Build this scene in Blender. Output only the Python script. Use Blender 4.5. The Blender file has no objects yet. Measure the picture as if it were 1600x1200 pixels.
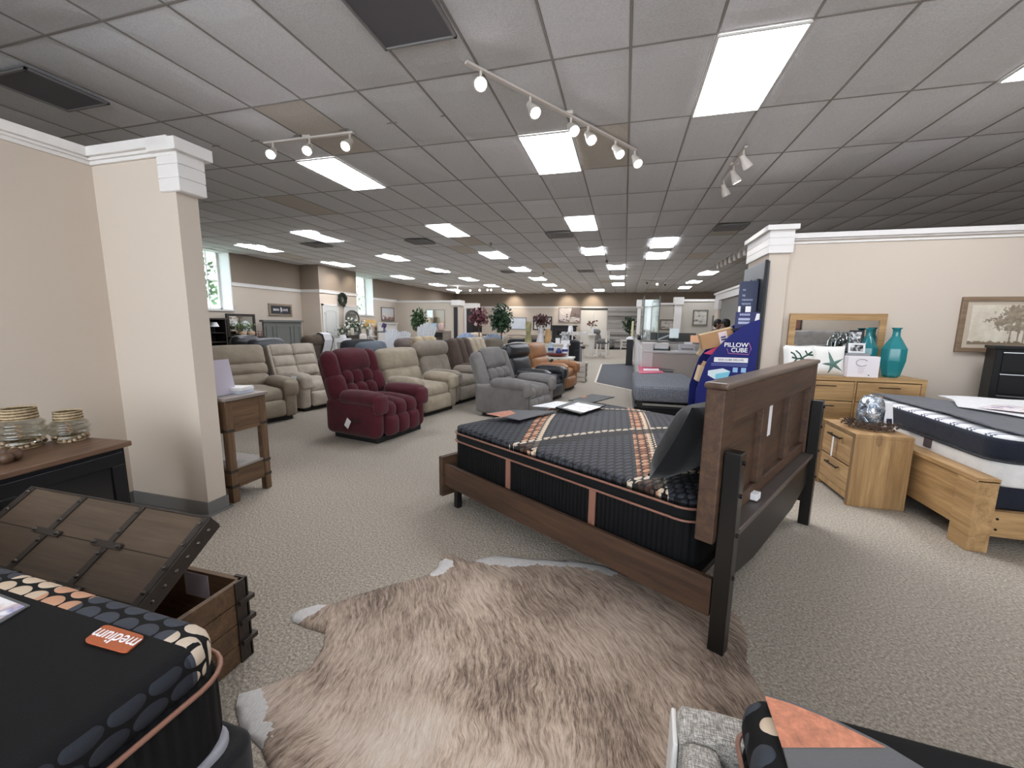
import bpy, math, random
from mathutils import Vector, Matrix, Euler
random.seed(7)
PI=math.pi
SC=bpy.context.scene; COL=SC.collection
# ---------------------------------------------------------------- camera (solved from the ceiling grid)
F=635.5626; YAW,PIT,ROL=-0.265819603,0.147235916,0.0118522580; HC=1.4
cy,sy=math.cos(YAW),math.sin(YAW); cp,sp=math.cos(PIT),math.sin(PIT); cr,sr=math.cos(ROL),math.sin(ROL)
FW=Vector((sy*cp,cy*cp,-sp)); R0=Vector((cy,-sy,0)); U0=R0.cross(FW)
RI=R0*cr+U0*sr; UP=U0*cr-R0*sr
def ray(x,y): return FW+RI*((x-800)/F)-UP*((y-600)/F)
def az(x,y,z):
    d=ray(x,y); return Vector((0,0,HC))+d*((z-HC)/d.z)
def ay(x,y,Y):
    d=ray(x,y); return Vector((0,0,HC))+d*(Y/d.y)
def ax(x,y,X):
    d=ray(x,y); return Vector((0,0,HC))+d*(X/d.x)
cam=bpy.data.cameras.new('camera'); camo=bpy.data.objects.new('camera',cam); COL.objects.link(camo)
cam.sensor_width=36; cam.sensor_fit='HORIZONTAL'; cam.lens=F/1600*36; cam.clip_start=.05; cam.clip_end=200
m=Matrix((RI,UP,-FW)).transposed().to_4x4(); m.translation=(0,0,HC); camo.matrix_world=m
SC.camera=camo
vs=SC.view_settings; vs.view_transform='Standard'; vs.look='None'; vs.gamma=1; vs.use_curve_mapping=False; vs.exposure=0.8
try:
    SC.cycles.use_denoising=True; SC.cycles.max_bounces=8; SC.cycles.diffuse_bounces=4; SC.cycles.sample_clamp_indirect=6; SC.cycles.caustics_reflective=False; SC.cycles.caustics_refractive=False
except Exception: pass
# ---------------------------------------------------------------- node helper
def srgb(r,g,b):
    f=lambda c:(c/12.92 if c<=.04045 else ((c+.055)/1.055)**2.4)
    return (f(r/255),f(g/255),f(b/255),1)
class NT:
    def __init__(s,name):
        s.m=bpy.data.materials.new(name); s.m.use_nodes=True; s.t=s.m.node_tree; s.n=s.t.nodes; s.l=s.t.links
        s.b=s.n['Principled BSDF']; s.out=s.n['Material Output']
    def new(s,ty,**kw):
        n=s.n.new(ty)
        for k,v in kw.items(): setattr(n,k,v)
        return n
    def put(s,inp,v):
        if hasattr(v,'bl_idname') or isinstance(v,bpy.types.NodeSocket): s.l.new(v,inp)
        else: inp.default_value=v
    def co(s,kind='Object',scale=(1,1,1),rot=(0,0,0),loc=(0,0,0)):
        t=s.new('ShaderNodeTexCoord'); mp=s.new('ShaderNodeMapping'); s.l.new(t.outputs[kind],mp.inputs[0])
        mp.inputs['Scale'].default_value=scale; mp.inputs['Rotation'].default_value=rot; mp.inputs['Location'].default_value=loc
        return mp.outputs[0]
    def noise(s,vec,scale=5,detail=3,rough=.5,dist=0):
        n=s.new('ShaderNodeTexNoise'); s.l.new(vec,n.inputs['Vector']); n.inputs['Scale'].default_value=scale
        n.inputs['Detail'].default_value=detail; n.inputs['Roughness'].default_value=rough; n.inputs['Distortion'].default_value=dist
        return n.outputs[0]
    def voro(s,vec,scale=5,feature='F1',rnd=1.0,out='Distance'):
        n=s.new('ShaderNodeTexVoronoi',feature=feature); s.l.new(vec,n.inputs['Vector']); n.inputs['Scale'].default_value=scale
        n.inputs['Randomness'].default_value=rnd; return n.outputs[out]
    def ramp(s,fac,stops,interp='LINEAR'):
        n=s.new('ShaderNodeValToRGB'); s.put(n.inputs[0],fac); e=n.color_ramp.elements; n.color_ramp.interpolation=interp
        while len(e)<len(stops): e.new(.5)
        for i,(p,c) in enumerate(stops): e[i].position=p; e[i].color=c
        return n.outputs[0]
    def math(s,op,a,b=0.0,c=None):
        n=s.new('ShaderNodeMath',operation=op); s.put(n.inputs[0],a); s.put(n.inputs[1],b)
        if c is not None: s.put(n.inputs[2],c)
        return n.outputs[0]
    def mix(s,fac,a,b):
        n=s.new('ShaderNodeMix',data_type='RGBA'); s.put(n.inputs[0],fac); s.put(n.inputs[6],a); s.put(n.inputs[7],b); return n.outputs[2]
    def sep(s,vec):
        n=s.new('ShaderNodeSeparateXYZ'); s.l.new(vec,n.inputs[0]); return n.outputs
    def bump(s,h,strength=.3,dist=.01):
        n=s.new('ShaderNodeBump'); s.put(n.inputs['Height'],h); n.inputs['Strength'].default_value=strength; n.inputs['Distance'].default_value=dist
        s.l.new(n.outputs[0],s.b.inputs['Normal'])
    def set(s,**kw):
        for k,v in kw.items():
            s.put(s.b.inputs[k],v)
        return s
MC={}
def plain(name,c,rough=.5,metal=0,bump=0,bs=60,var=.0,emit=0,spec=.5):
    if name in MC: return MC[name]
    t=NT(name); col=srgb(*c)
    t.set(**{'Base Color':col,'Roughness':rough,'Metallic':metal,'Specular IOR Level':spec})
    v=t.co()
    if var:
        n=t.noise(v,bs*.12,3); d=tuple(x*(1-var) for x in col[:3])+(1,); l=tuple(min(1,x*(1+var)) for x in col[:3])+(1,)
        t.set(**{'Base Color':t.ramp(n,[(.3,d),(.7,l)])})
    if bump: t.bump(t.noise(v,bs,4,.6),bump,.004)
    if emit: t.set(**{'Emission Color':col,'Emission Strength':emit})
    MC[name]=t.m; return t.m
def fabric(name,c,rough=.95,var=.16,scale=6,bump=.35,bs=220,sheen=.15):
    if name in MC: return MC[name]
    t=NT(name); col=srgb(*c); v=t.co()
    d=tuple(x*(1-var) for x in col[:3])+(1,); l=tuple(min(1,x*(1+var)) for x in col[:3])+(1,)
    t.set(**{'Base Color':t.ramp(t.noise(v,scale,4,.6),[(.3,d),(.7,l)]),'Roughness':rough,'Specular IOR Level':.2,'Sheen Weight':sheen,'Sheen Roughness':.5})
    a=t.noise(v,bs,3,.6); b=t.noise(v,9,3,.6)
    t.bump(t.math('ADD',t.math('MULTIPLY',a,.25),b),bump,.012)
    MC[name]=t.m; return t.m
def leather(name,c,rough=.38):
    if name in MC: return MC[name]
    t=NT(name); col=srgb(*c); v=t.co()
    d=tuple(x*.75 for x in col[:3])+(1,)
    t.set(**{'Base Color':t.ramp(t.noise(v,5,4),[(.3,d),(.7,col)]),'Roughness':rough})
    t.bump(t.math('ADD',t.math('MULTIPLY',t.voro(v,140),.2),t.noise(v,8,3)),.25,.01)
    MC[name]=t.m; return t.m
def wood(name,dark,light,axis=0,scale=1.0,rough=.45,knots=True,planks=0,pax=1):
    key=name+'_'+'xyz'[axis]
    if key in MC: return MC[key]
    t=NT(key); sc=[14*scale]*3; sc[axis]=1.1*scale
    v=t.co(scale=tuple(sc)); g=t.noise(v,1.4,6,.65,.6)
    sc2=[60*scale]*3; sc2[axis]=2.0*scale
    fine=t.noise(t.co(scale=tuple(sc2)),2,3,.6)
    h=t.math('ADD',t.math('MULTIPLY',g,.75),t.math('MULTIPLY',fine,.25))
    D=srgb(*dark);L=srgb(*light); M=tuple((a+b)/2 for a,b in zip(D,L))
    c=t.ramp(h,[(.33,D),(.5,M),(.66,L)])
    if knots:
        k=t.voro(t.co(scale=tuple(2.2*scale if i!=axis else .9*scale for i in range(3))),2.2)
        c=t.mix(t.math('MULTIPLY',t.math('LESS_THAN',k,.13),.45),c,tuple(x*.35 for x in D[:3])+(1,))
    if planks:
        o=t.sep(t.co())[pax]
        fl=t.math('FLOOR',t.math('DIVIDE',o,planks)); wn=t.new('ShaderNodeTexWhiteNoise',noise_dimensions='1D'); t.l.new(fl,wn.inputs['W'])
        c=t.mix(t.math('MULTIPLY',wn.outputs[0],.35),c,D)
        fr=t.math('FRACT',t.math('DIVIDE',o,planks)); ln=t.math('LESS_THAN',fr,.02)
        c=t.mix(t.math('MULTIPLY',ln,.6),c,tuple(x*.3 for x in D[:3])+(1,))
    t.set(**{'Base Color':c,'Roughness':rough}); t.bump(h,.12,.004)
    MC[key]=t.m; return t.m
def glassy(name,c,rough=.02,alpha=.35):
    if name in MC: return MC[name]
    t=NT(name); tr=t.new('ShaderNodeBsdfTransparent'); gl=t.new('ShaderNodeBsdfGlossy'); mx=t.new('ShaderNodeMixShader')
    tr.inputs[0].default_value=srgb(*c); gl.inputs['Roughness'].default_value=rough; gl.inputs[0].default_value=(1,1,1,1)
    fr=t.new('ShaderNodeLayerWeight'); fr.inputs[0].default_value=.5
    t.l.new(t.math('ADD',t.math('MULTIPLY',t.math('POWER',fr.outputs['Facing'],4.0),.55),.03+alpha*.12),mx.inputs[0])
    t.l.new(tr.outputs[0],mx.inputs[1]); t.l.new(gl.outputs[0],mx.inputs[2]); t.l.new(mx.outputs[0],t.out.inputs[0])
    MC[name]=t.m; return t.m
# ---------------------------------------------------------------- mesh builder
class MB:
    def __init__(s,M=None): s.v=[]; s.f=[]; s.mi=[]; s.M=M or Matrix(); s.cur=0
    def add(s,vs,fs):
        b=len(s.v); s.v+= [s.M@Vector(p) for p in vs]
        for f in fs: s.f.append(tuple(b+i for i in f)); s.mi.append(s.cur)
        return s
    def box(s,c,d,rz=0):
        x,y,z=d[0]/2,d[1]/2,d[2]/2; R=Matrix.Rotation(rz,3,'Z') if rz else None
        P=[(-x,-y,-z),(x,-y,-z),(x,y,-z),(-x,y,-z),(-x,-y,z),(x,-y,z),(x,y,z),(-x,y,z)]
        P=[(R@Vector(p) if R else Vector(p))+Vector(c) for p in P]
        return s.add(P,[(3,2,1,0),(4,5,6,7),(0,1,5,4),(1,2,6,5),(2,3,7,6),(3,0,4,7)])
    def bb(s,x0,x1,y0,y1,z0,z1): return s.box(((x0+x1)/2,(y0+y1)/2,(z0+z1)/2),(abs(x1-x0),abs(y1-y0),abs(z1-z0)))
    def bar(s,a,b,w,h=None):
        a=Vector(a);b=Vector(b);h=h or w;d=(b-a); L=d.length
        q=d.to_track_quat('Z','Y').to_matrix().to_4x4(); q.translation=(a+b)/2
        P=[(-w/2,-h/2,-L/2),(w/2,-h/2,-L/2),(w/2,h/2,-L/2),(-w/2,h/2,-L/2),(-w/2,-h/2,L/2),(w/2,-h/2,L/2),(w/2,h/2,L/2),(-w/2,h/2,L/2)]
        return s.add([q@Vector(p) for p in P],[(3,2,1,0),(4,5,6,7),(0,1,5,4),(1,2,6,5),(2,3,7,6),(3,0,4,7)])
    def lathe(s,prof,c=(0,0,0),n=20,cap=True,off=0.0):
        P=[];f=[];c=Vector(c)
        for r,z in prof:
            for k in range(n):
                a=2*PI*k/n+off; P.append(c+Vector((r*math.cos(a),r*math.sin(a),z)))
        for i in range(len(prof)-1):
            for k in range(n):
                k2=(k+1)%n; f.append((i*n+k,i*n+k2,(i+1)*n+k2,(i+1)*n+k))
        if cap: f.append(tuple(range(n-1,-1,-1))); f.append(tuple((len(prof)-1)*n+k for k in range(n)))
        return s.add(P,f)
    def cyl(s,a,b,r,r2=None,n=12):
        a=Vector(a);b=Vector(b);d=b-a; q=d.to_track_quat('Z','Y').to_matrix().to_4x4(); q.translation=a
        M0=s.M; s.M=M0@q; s.lathe([(r,0),(r if r2 is None else r2,d.length)],n=n); s.M=M0; return s
    def tube(s,path,r,n=6,closed=False):
        P=[Vector(p) for p in path]; N=len(P); vv=[];f=[]
        up=Vector((0,0,1))
        for i in range(N):
            if closed: t=P[(i+1)%N]-P[i-1]
            else: t=P[min(i+1,N-1)]-P[max(i-1,0)]
            t.normalize(); a=t.cross(up)
            if a.length<1e-3: a=t.cross(Vector((1,0,0)))
            a.normalize(); b=a.cross(t); ri=r[i] if isinstance(r,(list,tuple)) else r
            for k in range(n):
                an=2*PI*k/n; vv.append(P[i]+a*(ri*math.cos(an))+b*(ri*math.sin(an)))
        for i in range(N if closed else N-1):
            j=(i+1)%N
            for k in range(n):
                k2=(k+1)%n; f.append((i*n+k,i*n+k2,j*n+k2,j*n+k))
        if not closed: f.append(tuple(range(n-1,-1,-1))); f.append(tuple((N-1)*n+k for k in range(n)))
        return s.add(vv,f)
    def prism(s,poly,h,axis='z'):
        # poly: list of 3D points (planar); extruded by vector h
        n=len(poly); P=[Vector(p) for p in poly]; h=Vector(h)
        return s.add(P+[p+h for p in P],[tuple(range(n-1,-1,-1)),tuple(range(n,2*n))]+[(i,(i+1)%n,n+(i+1)%n,n+i) for i in range(n)])
    def puff(s,c,d,r=.05,p=.0,n=6,rot=None):
        # soft rounded box: grid cube, corners rounded by r, faces bulged by p (scalar or per axis)
        H=[x/2 for x in d]; r=min([r]+[h*.999 for h in H]); pp=(p,p,p) if not isinstance(p,(tuple,list)) else p
        idx={};vv=[];ff=[]
        def coord(i,h):
            # uneven spacing: dense near edges
            t=i/n; k=min(.48,max(.12,r/(2*h)))
            if n>=6:
                m=2 if n<10 else 3
                if i<=m: q=(i/m)*k
                elif i>=n-m: q=1-((n-i)/m)*k
                else: q=k+(i-m)/(n-2*m)*(1-2*k)
            else: q=t
            return (2*q-1)*h
        R=Euler(rot).to_matrix() if rot else None
        def vid(i,j,k):
            key=(i,j,k)
            if key in idx: return idx[key]
            pos=[coord(i,H[0]),coord(j,H[1]),coord(k,H[2])]
            inn=[max(-(h-r),min(h-r,x)) for x,h in zip(pos,H)]
            dv=Vector([a-b for a,b in zip(pos,inn)])
            if dv.length>1e-9: dv=dv.normalized()*r
            q=[a+b for a,b in zip(inn,dv)]
            u=[x/h for x,h in zip(pos,H)]
            q[0]+=pp[0]*u[0]*(1-u[1]**2)*(1-u[2]**2); q[1]+=pp[1]*u[1]*(1-u[0]**2)*(1-u[2]**2); q[2]+=pp[2]*u[2]*(1-u[1]**2)*(1-u[0]**2)
            w=Vector(q)
            if R: w=R@w
            idx[key]=len(vv); vv.append(w+Vector(c)); return idx[key]
        for i in range(n):
            for j in range(n):
                ff.append((vid(i,j,0),vid(i,j+1,0),vid(i+1,j+1,0),vid(i+1,j,0)))
                ff.append((vid(i,j,n),vid(i+1,j,n),vid(i+1,j+1,n),vid(i,j+1,n)))
                ff.append((vid(i,0,j),vid(i+1,0,j),vid(i+1,0,j+1),vid(i,0,j+1)))
                ff.append((vid(i,n,j),vid(i,n,j+1),vid(i+1,n,j+1),vid(i+1,n,j)))
                ff.append((vid(0,i,j),vid(0,i,j+1),vid(0,i+1,j+1),vid(0,i+1,j)))
                ff.append((vid(n,i,j),vid(n,i+1,j),vid(n,i+1,j+1),vid(n,i,j+1)))
        return s.add(vv,ff)
    def ball(s,c,r,n=8,sq=(1,1,1)):
        P=[(max(1e-4,math.sin(PI*i/n)),-math.cos(PI*i/n)) for i in range(n+1)]
        M0=s.M; s.M=M0@Matrix.Translation(Vector(c))@Matrix.Diagonal((r*sq[0],r*sq[1],r*sq[2],1)); s.lathe(P,n=n+2,cap=False); s.M=M0; return s
    def build(s,name,mats,parent=None,loc=(0,0,0),rz=0,smooth=False,bev=0,seg=2,sub=0,rot=None):
        me=bpy.data.meshes.new(name); me.from_pydata([tuple(v) for v in s.v],[],s.f)
        if not isinstance(mats,(list,tuple)): mats=[mats]
        for q in mats: me.materials.append(q)
        if len(mats)>1: me.polygons.foreach_set('material_index',s.mi)
        if smooth: me.polygons.foreach_set('use_smooth',[True]*len(me.polygons))
        me.update(); o=bpy.data.objects.new(name,me); COL.objects.link(o)
        o.location=loc; o.rotation_euler=rot or (0,0,rz)
        if parent: o.parent=parent
        if bev:
            b=o.modifiers.new('bevel','BEVEL'); b.width=bev; b.segments=seg; b.limit_method='ANGLE'; b.angle_limit=.6
        if sub:
            b=o.modifiers.new('sub','SUBSURF'); b.levels=sub; b.render_levels=sub
        return o
def tag(o,label,cat,group=None,kind=None):
    if label: o['label']=label
    if cat: o['category']=cat
    if group: o['group']=group
    if kind: o['kind']=kind
    return o
def thing(name,label,cat,loc=(0,0,0),rz=0,group=None):
    o=bpy.data.objects.new(name,None); COL.objects.link(o); o.location=loc; o.rotation_euler=(0,0,rz); o.empty_display_size=.1
    return tag(o,label,cat,group)
def struct(o): o['kind']='structure'; return o
def text(name,s,size,m,parent,loc,rot,align='CENTER',ext=.0008,bold=0):
    cu=bpy.data.curves.new(name,'FONT'); cu.body=s; cu.size=size; cu.extrude=ext; cu.offset=bold; cu.align_x=align; cu.align_y='CENTER'
    tmp=bpy.data.objects.new('tmp_text',cu); COL.objects.link(tmp); dg=bpy.context.evaluated_depsgraph_get(); dg.update()
    me=bpy.data.meshes.new_from_object(tmp.evaluated_get(dg)); bpy.data.objects.remove(tmp); bpy.data.curves.remove(cu)
    me.name=name; me.materials.clear(); me.materials.append(m)
    o=bpy.data.objects.new(name,me); COL.objects.link(o); o.location=loc; o.rotation_euler=rot
    if parent: o.parent=parent
    return o
def kids(o): return [c for c in bpy.data.objects if c.parent==o]
def dup(root,loc,rz,label=None,group=None):
    r=root.copy(); COL.objects.link(r); r.location=loc; r.rotation_euler=(0,0,rz)
    if label: r['label']=label
    if group: r['group']=group
    for ch in kids(root):
        c=ch.copy(); COL.objects.link(c); c.parent=r
        for g in kids(ch):
            d=g.copy(); COL.objects.link(d); d.parent=c
    return r
ORD='nearest second third fourth fifth sixth seventh eighth'.split()
# ---------------------------------------------------------------- common materials
WALL=plain('wall_paint',(206,193,179),.85,bump=.05,bs=180)
TAUPE=plain('upper_wall_paint',(140,126,112),.85,bump=.05,bs=180)
WHITE=plain('white_trim_paint',(228,224,221),.45)
BASEB=plain('vinyl_base_grey',(112,110,108),.5)
BLK=plain('black_satin',(12,12,13),.45)
BLKM=plain('black_metal',(22,22,24),.35,metal=.6)
PAPER=plain('paper_white',(236,235,238),.6)
WMET=plain('white_metal',(225,222,218),.4)
STEEL=plain('steel',(150,150,150),.3,metal=1)
SKIN=plain('skin',(150,110,92),.5)
# ================================================================ SETTING
CZ=3.506; GX,GY,TW,TD=-4.3287,2.367,.6096,1.2192
XL,XR,YB,YF=-12.0,9.2,28.3,-4.0
# carpet
t=NT('carpet'); v=t.co()
a=t.noise(v,85,4,.7); b=t.noise(v,1.2,3,.5); c=t.noise(v,320,2,.6); d=t.voro(v,60)
t.set(**{'Base Color':t.mix(t.math('MULTIPLY',b,.35),t.ramp(t.math('ADD',t.math('MULTIPLY',a,.7),t.math('MULTIPLY',c,.3)),[(.34,srgb(104,97,88)),(.5,srgb(168,159,147)),(.66,srgb(222,213,200))]),srgb(170,161,149)),'Roughness':1.0,'Specular IOR Level':.1})
t.bump(t.math('ADD',a,d),.6,.012); CARPET=t.m
mb=MB(); mb.bb(XL-.6,XR,YF,YB+.2,-.1,0); struct(mb.build('floor',CARPET))
# ceiling of sagging lay-in tiles on a grid
def tilemat(n,c,bs=160,bump=.5):
    t=NT(n); v=t.co(); t.set(**{'Base Color':t.ramp(t.noise(v,70,4,.7),[(.35,tuple(x*.86 for x in srgb(*c)[:3])+(1,)),(.6,srgb(*c))]),'Roughness':.95,'Specular IOR Level':.2})
    t.bump(t.noise(v,bs*.5,3,.7),bump,.008); return t.m
T1=tilemat('ceiling_tile_textured',(222,221,222)); T2=tilemat('ceiling_tile_smooth',(234,233,236),60,.05); TB=plain('ceiling_grid_bar',(150,145,141),.6)  # grid bars greyed: the gap shadow is put into their colour
T3=tilemat('ceiling_tile_stained',(208,200,190))
LIGHTS=[(8,1),(12,1),(5,2),(0,2),(5,5),(0,5),(9,-4),(13,-5),(16,-5),(18,-3),(18,1)]  # last entries are unseen panels added to brighten the dresser mirror's reflection
LP=[(5.5,8.19,5),(8.5,7.5,8),(8.5,9.13,8),(.5,8.3,0),(.5,11,0),(.5,13.8,0),(.5,16.4,0),(.5,19.1,0),(6.45,11.06,6),(6.4,13.8,6),(6.4,16.5,6),(4.45,19.36,6),
    (12.2,13,12),(12.2,15.85,12),(12.2,18.42,12),(-5.2,5.4,-5),(-5.1,8.15,-5),(-5,10.8,-5),(-4.95,13.55,-5),(-4.9,16.3,-5),(-4.88,19.2,-5),(-9.9,6.2,-9),(-9.75,8.9,-9),(-9.6,12.5,-9),(-9.6,15.6,-9),(-10.4,18.4,-9)]
VENTS=[(4,-.15,0),(-2,-.12,0),(10,5.7,1),(-2,5.75,1),(4,5.7,1),(-7,5.6,1),(-6,10.9,1),(-1,11,1),(4,11.2,1)]
mb=MB(); S=6
for j in range(-6,22):
    for i in range(-13,23):
        if (i,j) in LIGHTS: continue
        x0=GX+i*TW+.011; x1=GX+(i+1)*TW-.011; y0=GY+j*TD+.011; y1=GY+(j+1)*TD-.011
        rnd=random.Random(i*91+j*7); mb.cur=0
        if (i,j) in ((1,0),(2,0),(0,0),(-2,0),(0,1),(4,4),(8,0),(-6,6),(-4,8)) or rnd.random()<.03: mb.cur=1
        elif rnd.random()<.05 or (i,j)==(1,1): mb.cur=3
        sag=.018+.012*rnd.random(); P=[];f=[]
        for a in range(S+1):
            for b in range(S+1):
                u=a/S;w=b/S; P.append((x0+(x1-x0)*u,y0+(y1-y0)*w,CZ+.008-sag*(4*u*(1-u))**.7*(4*w*(1-w))**.5))
        for a in range(S):
            for b in range(S): k=a*(S+1)+b; f.append((k,k+1,k+S+2,k+S+1))
        mb.add(P,f)
mb.cur=2
for i in range(-13,24): mb.box((GX+i*TW,(YF+YB)/2,CZ+.008),(.018,YB-YF,.008))
for j in range(-5,22): mb.box(((XL+XR)/2,GY+j*TD,CZ+.009),(XR-XL,.018,.008))
for i in range(-3,4): mb.box((GX+(i+.5)*TW,GY+1.5*TD,CZ+.004),(TW,.018,.008))
mb.cur=2; mb.bb(XL-.7,XR+.2,YF-.2,YB+.3,CZ+.03,CZ+.1)
struct(mb.build('ceiling',[T1,T2,TB,T3],smooth=False))
# walls: left wall with two deep windows and a bump-out
def wall_seg(mb,x0,x1,y0,y1,z0=0,z1=CZ+.02,split=2.5):
    if z0<split: mb.cur=0; mb.bb(x0,x1,y0,y1,z0,min(split,z1))
    if z1>split: mb.cur=1; mb.bb(x0,x1,y0,y1,max(split,z0),z1)
mb=MB()
W1=(8.7,10.3,1.72); W2=(15.6,17.85,1.72); BO=(13.18,15.42,-11.15)
wall_seg(mb,XL-.45,XL,YF,W1[0]); wall_seg(mb,XL-.45,XL,W1[1],W2[0]); wall_seg(mb,XL-.45,XL,W2[1],YB)
mb.cur=0
for w in (W1,W2): wall_seg(mb,XL-.45,XL,w[0],w[1],0,w[2])
wall_seg(mb,XL,BO[2],BO[0],BO[1])
struct(mb.build('wall_left',[WALL,TAUPE]))
mb=MB()
for y0,y1 in ((YF,W1[0]),(W1[1],BO[0]),(W2[1],19.98)): mb.bb(XL,XL+.035,y0,y1,2.48,2.58); mb.bb(XL,XL+.05,y0,y1,2.565,2.59)
mb.bb(BO[2],BO[2]+.035,BO[0]-.035,BO[1]+.035,2.48,2.58); mb.bb(BO[2],BO[2]+.05,BO[0]-.05,BO[1]+.05,2.565,2.59)
mb.bb(XL+.05,BO[2],BO[0]-.035,BO[0],2.48,2.58); mb.bb(XL+.05,BO[2],BO[0]-.05,BO[0],2.565,2.59)
struct(mb.build('trim_1',WHITE,bev=.004))
PANE=glassy('window_glass',(240,248,248))
for k,w in ((1,W1),(2,W2)):
    mb=MB(); y0,y1,z0=w; z1=CZ+.01; x=XL-.44
    # white painted reveals
    mb.bb(x-.05,XL+.02,y1-.02,y1+.012,z0,z1); mb.bb(x-.05,XL+.02,y0-.012,y0+.02,z0,z1); mb.bb(x-.05,XL+.04,y0-.03,y1+.03,z0-.04,z0+.01); mb.bb(x-.05,XL,y0,y1,CZ-.03,CZ+.02)
    fr=struct(mb.build('window_%d'%k,WHITE))
    mb=MB(); mb.bb(x-.03,x+.03,y0,y0+.06,z0,z1); mb.bb(x-.03,x+.03,y1-.08,y1-.02,z0,z1); mb.bb(x-.03,x+.03,y0,y1,z0,z0+.06)
    n=4
    for q in range(1,n): yy=y0+(y1-y0)*q/n; mb.bb(x-.015,x+.015,yy-.015,yy+.015,z0,z1)
    for q in range(1,4): zz=z0+(z1-z0)*q/4; mb.bb(x-.015,x+.015,y0,y1,zz-.015,zz+.015)
    mb.build('window_sash',WHITE,fr)
    mb=MB(); mb.bb(x-.004,x+.004,y0,y1,z0,z1); mb.build('pane',PANE,fr)
# back wall
mb=MB(); wall_seg(mb,XL-.45,XR,YB,YB+.2); struct(mb.build('wall_back',[WALL,TAUPE]))
mb=MB(); mb.bb(XL,XR,YB-.035,YB,2.5,2.6); mb.bb(XL,XR,YB-.05,YB,2.585,2.61); struct(mb.build('trim_2',WHITE))
# weathered plank cladding and white sliding doors on the back wall
t=NT('weathered_planks'); v=t.co(scale=(1,1,1)); z=t.sep(v)[2]; fl=t.math('FLOOR',t.math('DIVIDE',z,.155)); wn=t.new('ShaderNodeTexWhiteNoise',noise_dimensions='1D'); t.l.new(fl,wn.inputs['W'])
n=t.noise(t.co(scale=(1.2,1,14)),2,4,.7); h=t.math('ADD',t.math('MULTIPLY',wn.outputs[0],.5),t.math('MULTIPLY',n,.6))
t.set(**{'Base Color':t.ramp(h,[(.25,srgb(98,94,90)),(.55,srgb(158,152,146)),(.85,srgb(205,200,194))]),'Roughness':.8}); PLANK=t.m
mb=MB()
for k in range(16): mb.bb(-1.12,.75,YB-.03,YB,.02+k*.155,.165+k*.155)
struct(mb.build('wall_planks',PLANK,bev=.004))
mb=MB(); mb.bb(-2.02,-1.16,YB-.06,YB,.02,2.36); mb.bb(-2.9,-2.06,YB-.08,YB-.02,.02,2.36)
dr=struct(mb.build('door_1',plain('door_cream',(222,215,205),.5),bev=.004))
mb=MB(); mb.bb(-2.92,-1.14,YB-.1,YB-.01,2.38,2.49); mb.build('track',plain('door_header_dark',(52,52,46),.5),dr)
mb=MB(); mb.bb(-2.08,-2.04,YB-.09,YB-.07,.02,2.36); mb.build('stile',WHITE,dr)
# right side far wall, front wall behind the viewer
mb=MB(); wall_seg(mb,XR,XR+.2,YF,YB); struct(mb.build('wall_right',[WALL,TAUPE]))
mb=MB(); mb.bb(2.6,XR,YF-.2,YF,0,CZ); mb.bb(XL-.4,-3.7,YF-.2,YF,0,CZ); mb.bb(-3.7,2.6,YF-.2,YF,0,.5); struct(mb.build('wall_front',WALL))
mb=MB()
for x in (-3.7,-2.1,-.5,1.1,2.55): mb.bb(x,x+.06,YF-.12,YF-.04,.5,CZ)
mb.bb(-3.7,2.6,YF-.12,YF-.04,.5,.56); mb.bb(-3.7,2.6,YF-.12,YF-.04,2.5,2.56)
fr=struct(mb.build('window_3',WHITE))  # unseen window opening added behind the viewer for daylight fill
# near left partition
def shiplap(mb,x0,x1,y0,y1,z0,z1,n=3):
    for k in range(n):
        a=z0+(z1-z0)*k/n; b=z0+(z1-z0)*(k+1)/n; mb.bb(x0,x1,y0,y1,a+.0035,b)
    mb.bb(x0+.006,x1-.006,y0+.006,y1-.006,z0,z1)
mb=MB(); mb.bb(-3.7,-3.57,YF,2.24,0,2.47); mb.bb(-3.57,-2.83,2.1,2.24,0,2.47); struct(mb.build('wall_partition',WALL))
mb=MB()
for o,z0,z1 in ((.018,2.43,2.455),(.03,2.455,2.475),(.05,2.475,2.535)):
    mb.bb(-3.7-o,-3.57+o,YF,2.24+o,z0,z1); mb.bb(-3.57,-2.8,2.1-o,2.24+o,z0,z1)
struct(mb.build('trim_3',WHITE,bev=.004))
mb=MB(); shiplap(mb,-2.95,-2.775,2.085,2.265,2.215,2.46); mb.bb(-2.98,-2.74,2.05,2.3,2.45,2.525); struct(mb.build('trim_4',WHITE,bev=.003))
mb=MB(); mb.bb(-3.57,-2.82,2.088,2.252,0,.1); mb.bb(-3.57,-3.558,YF,2.1,0,.1); mb.bb(-3.57,-2.8,2.07,2.27,0,.012); struct(mb.build('baseboard_left',BASEB,bev=.003))
# near right partition with shiplap capital
mb=MB(); mb.bb(1.68,1.9,5.85,6.75,0,2.5); mb.bb(1.9,XR,5.9,6.04,0,2.45); struct(mb.build('wall_partition_right',WALL))
mb=MB()
for o,z0,z1 in ((.015,2.40,2.425),(.03,2.44,2.46),(.055,2.46,2.52)): mb.bb(1.9,XR,5.9-o,6.04+o,z0,z1)
struct(mb.build('trim_5',WHITE,bev=.004))
mb=MB(); shiplap(mb,1.655,1.925,5.82,6.78,2.29,2.56); mb.bb(1.62,1.96,5.785,6.82,2.56,2.62); struct(mb.build('trim_6',WHITE,bev=.003))
mb=MB(); mb.bb(1.9,XR,5.885,5.9,0,.1); mb.bb(1.665,1.9,5.835,6.76,0,.1); struct(mb.build('baseboard_right',BASEB))
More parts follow.
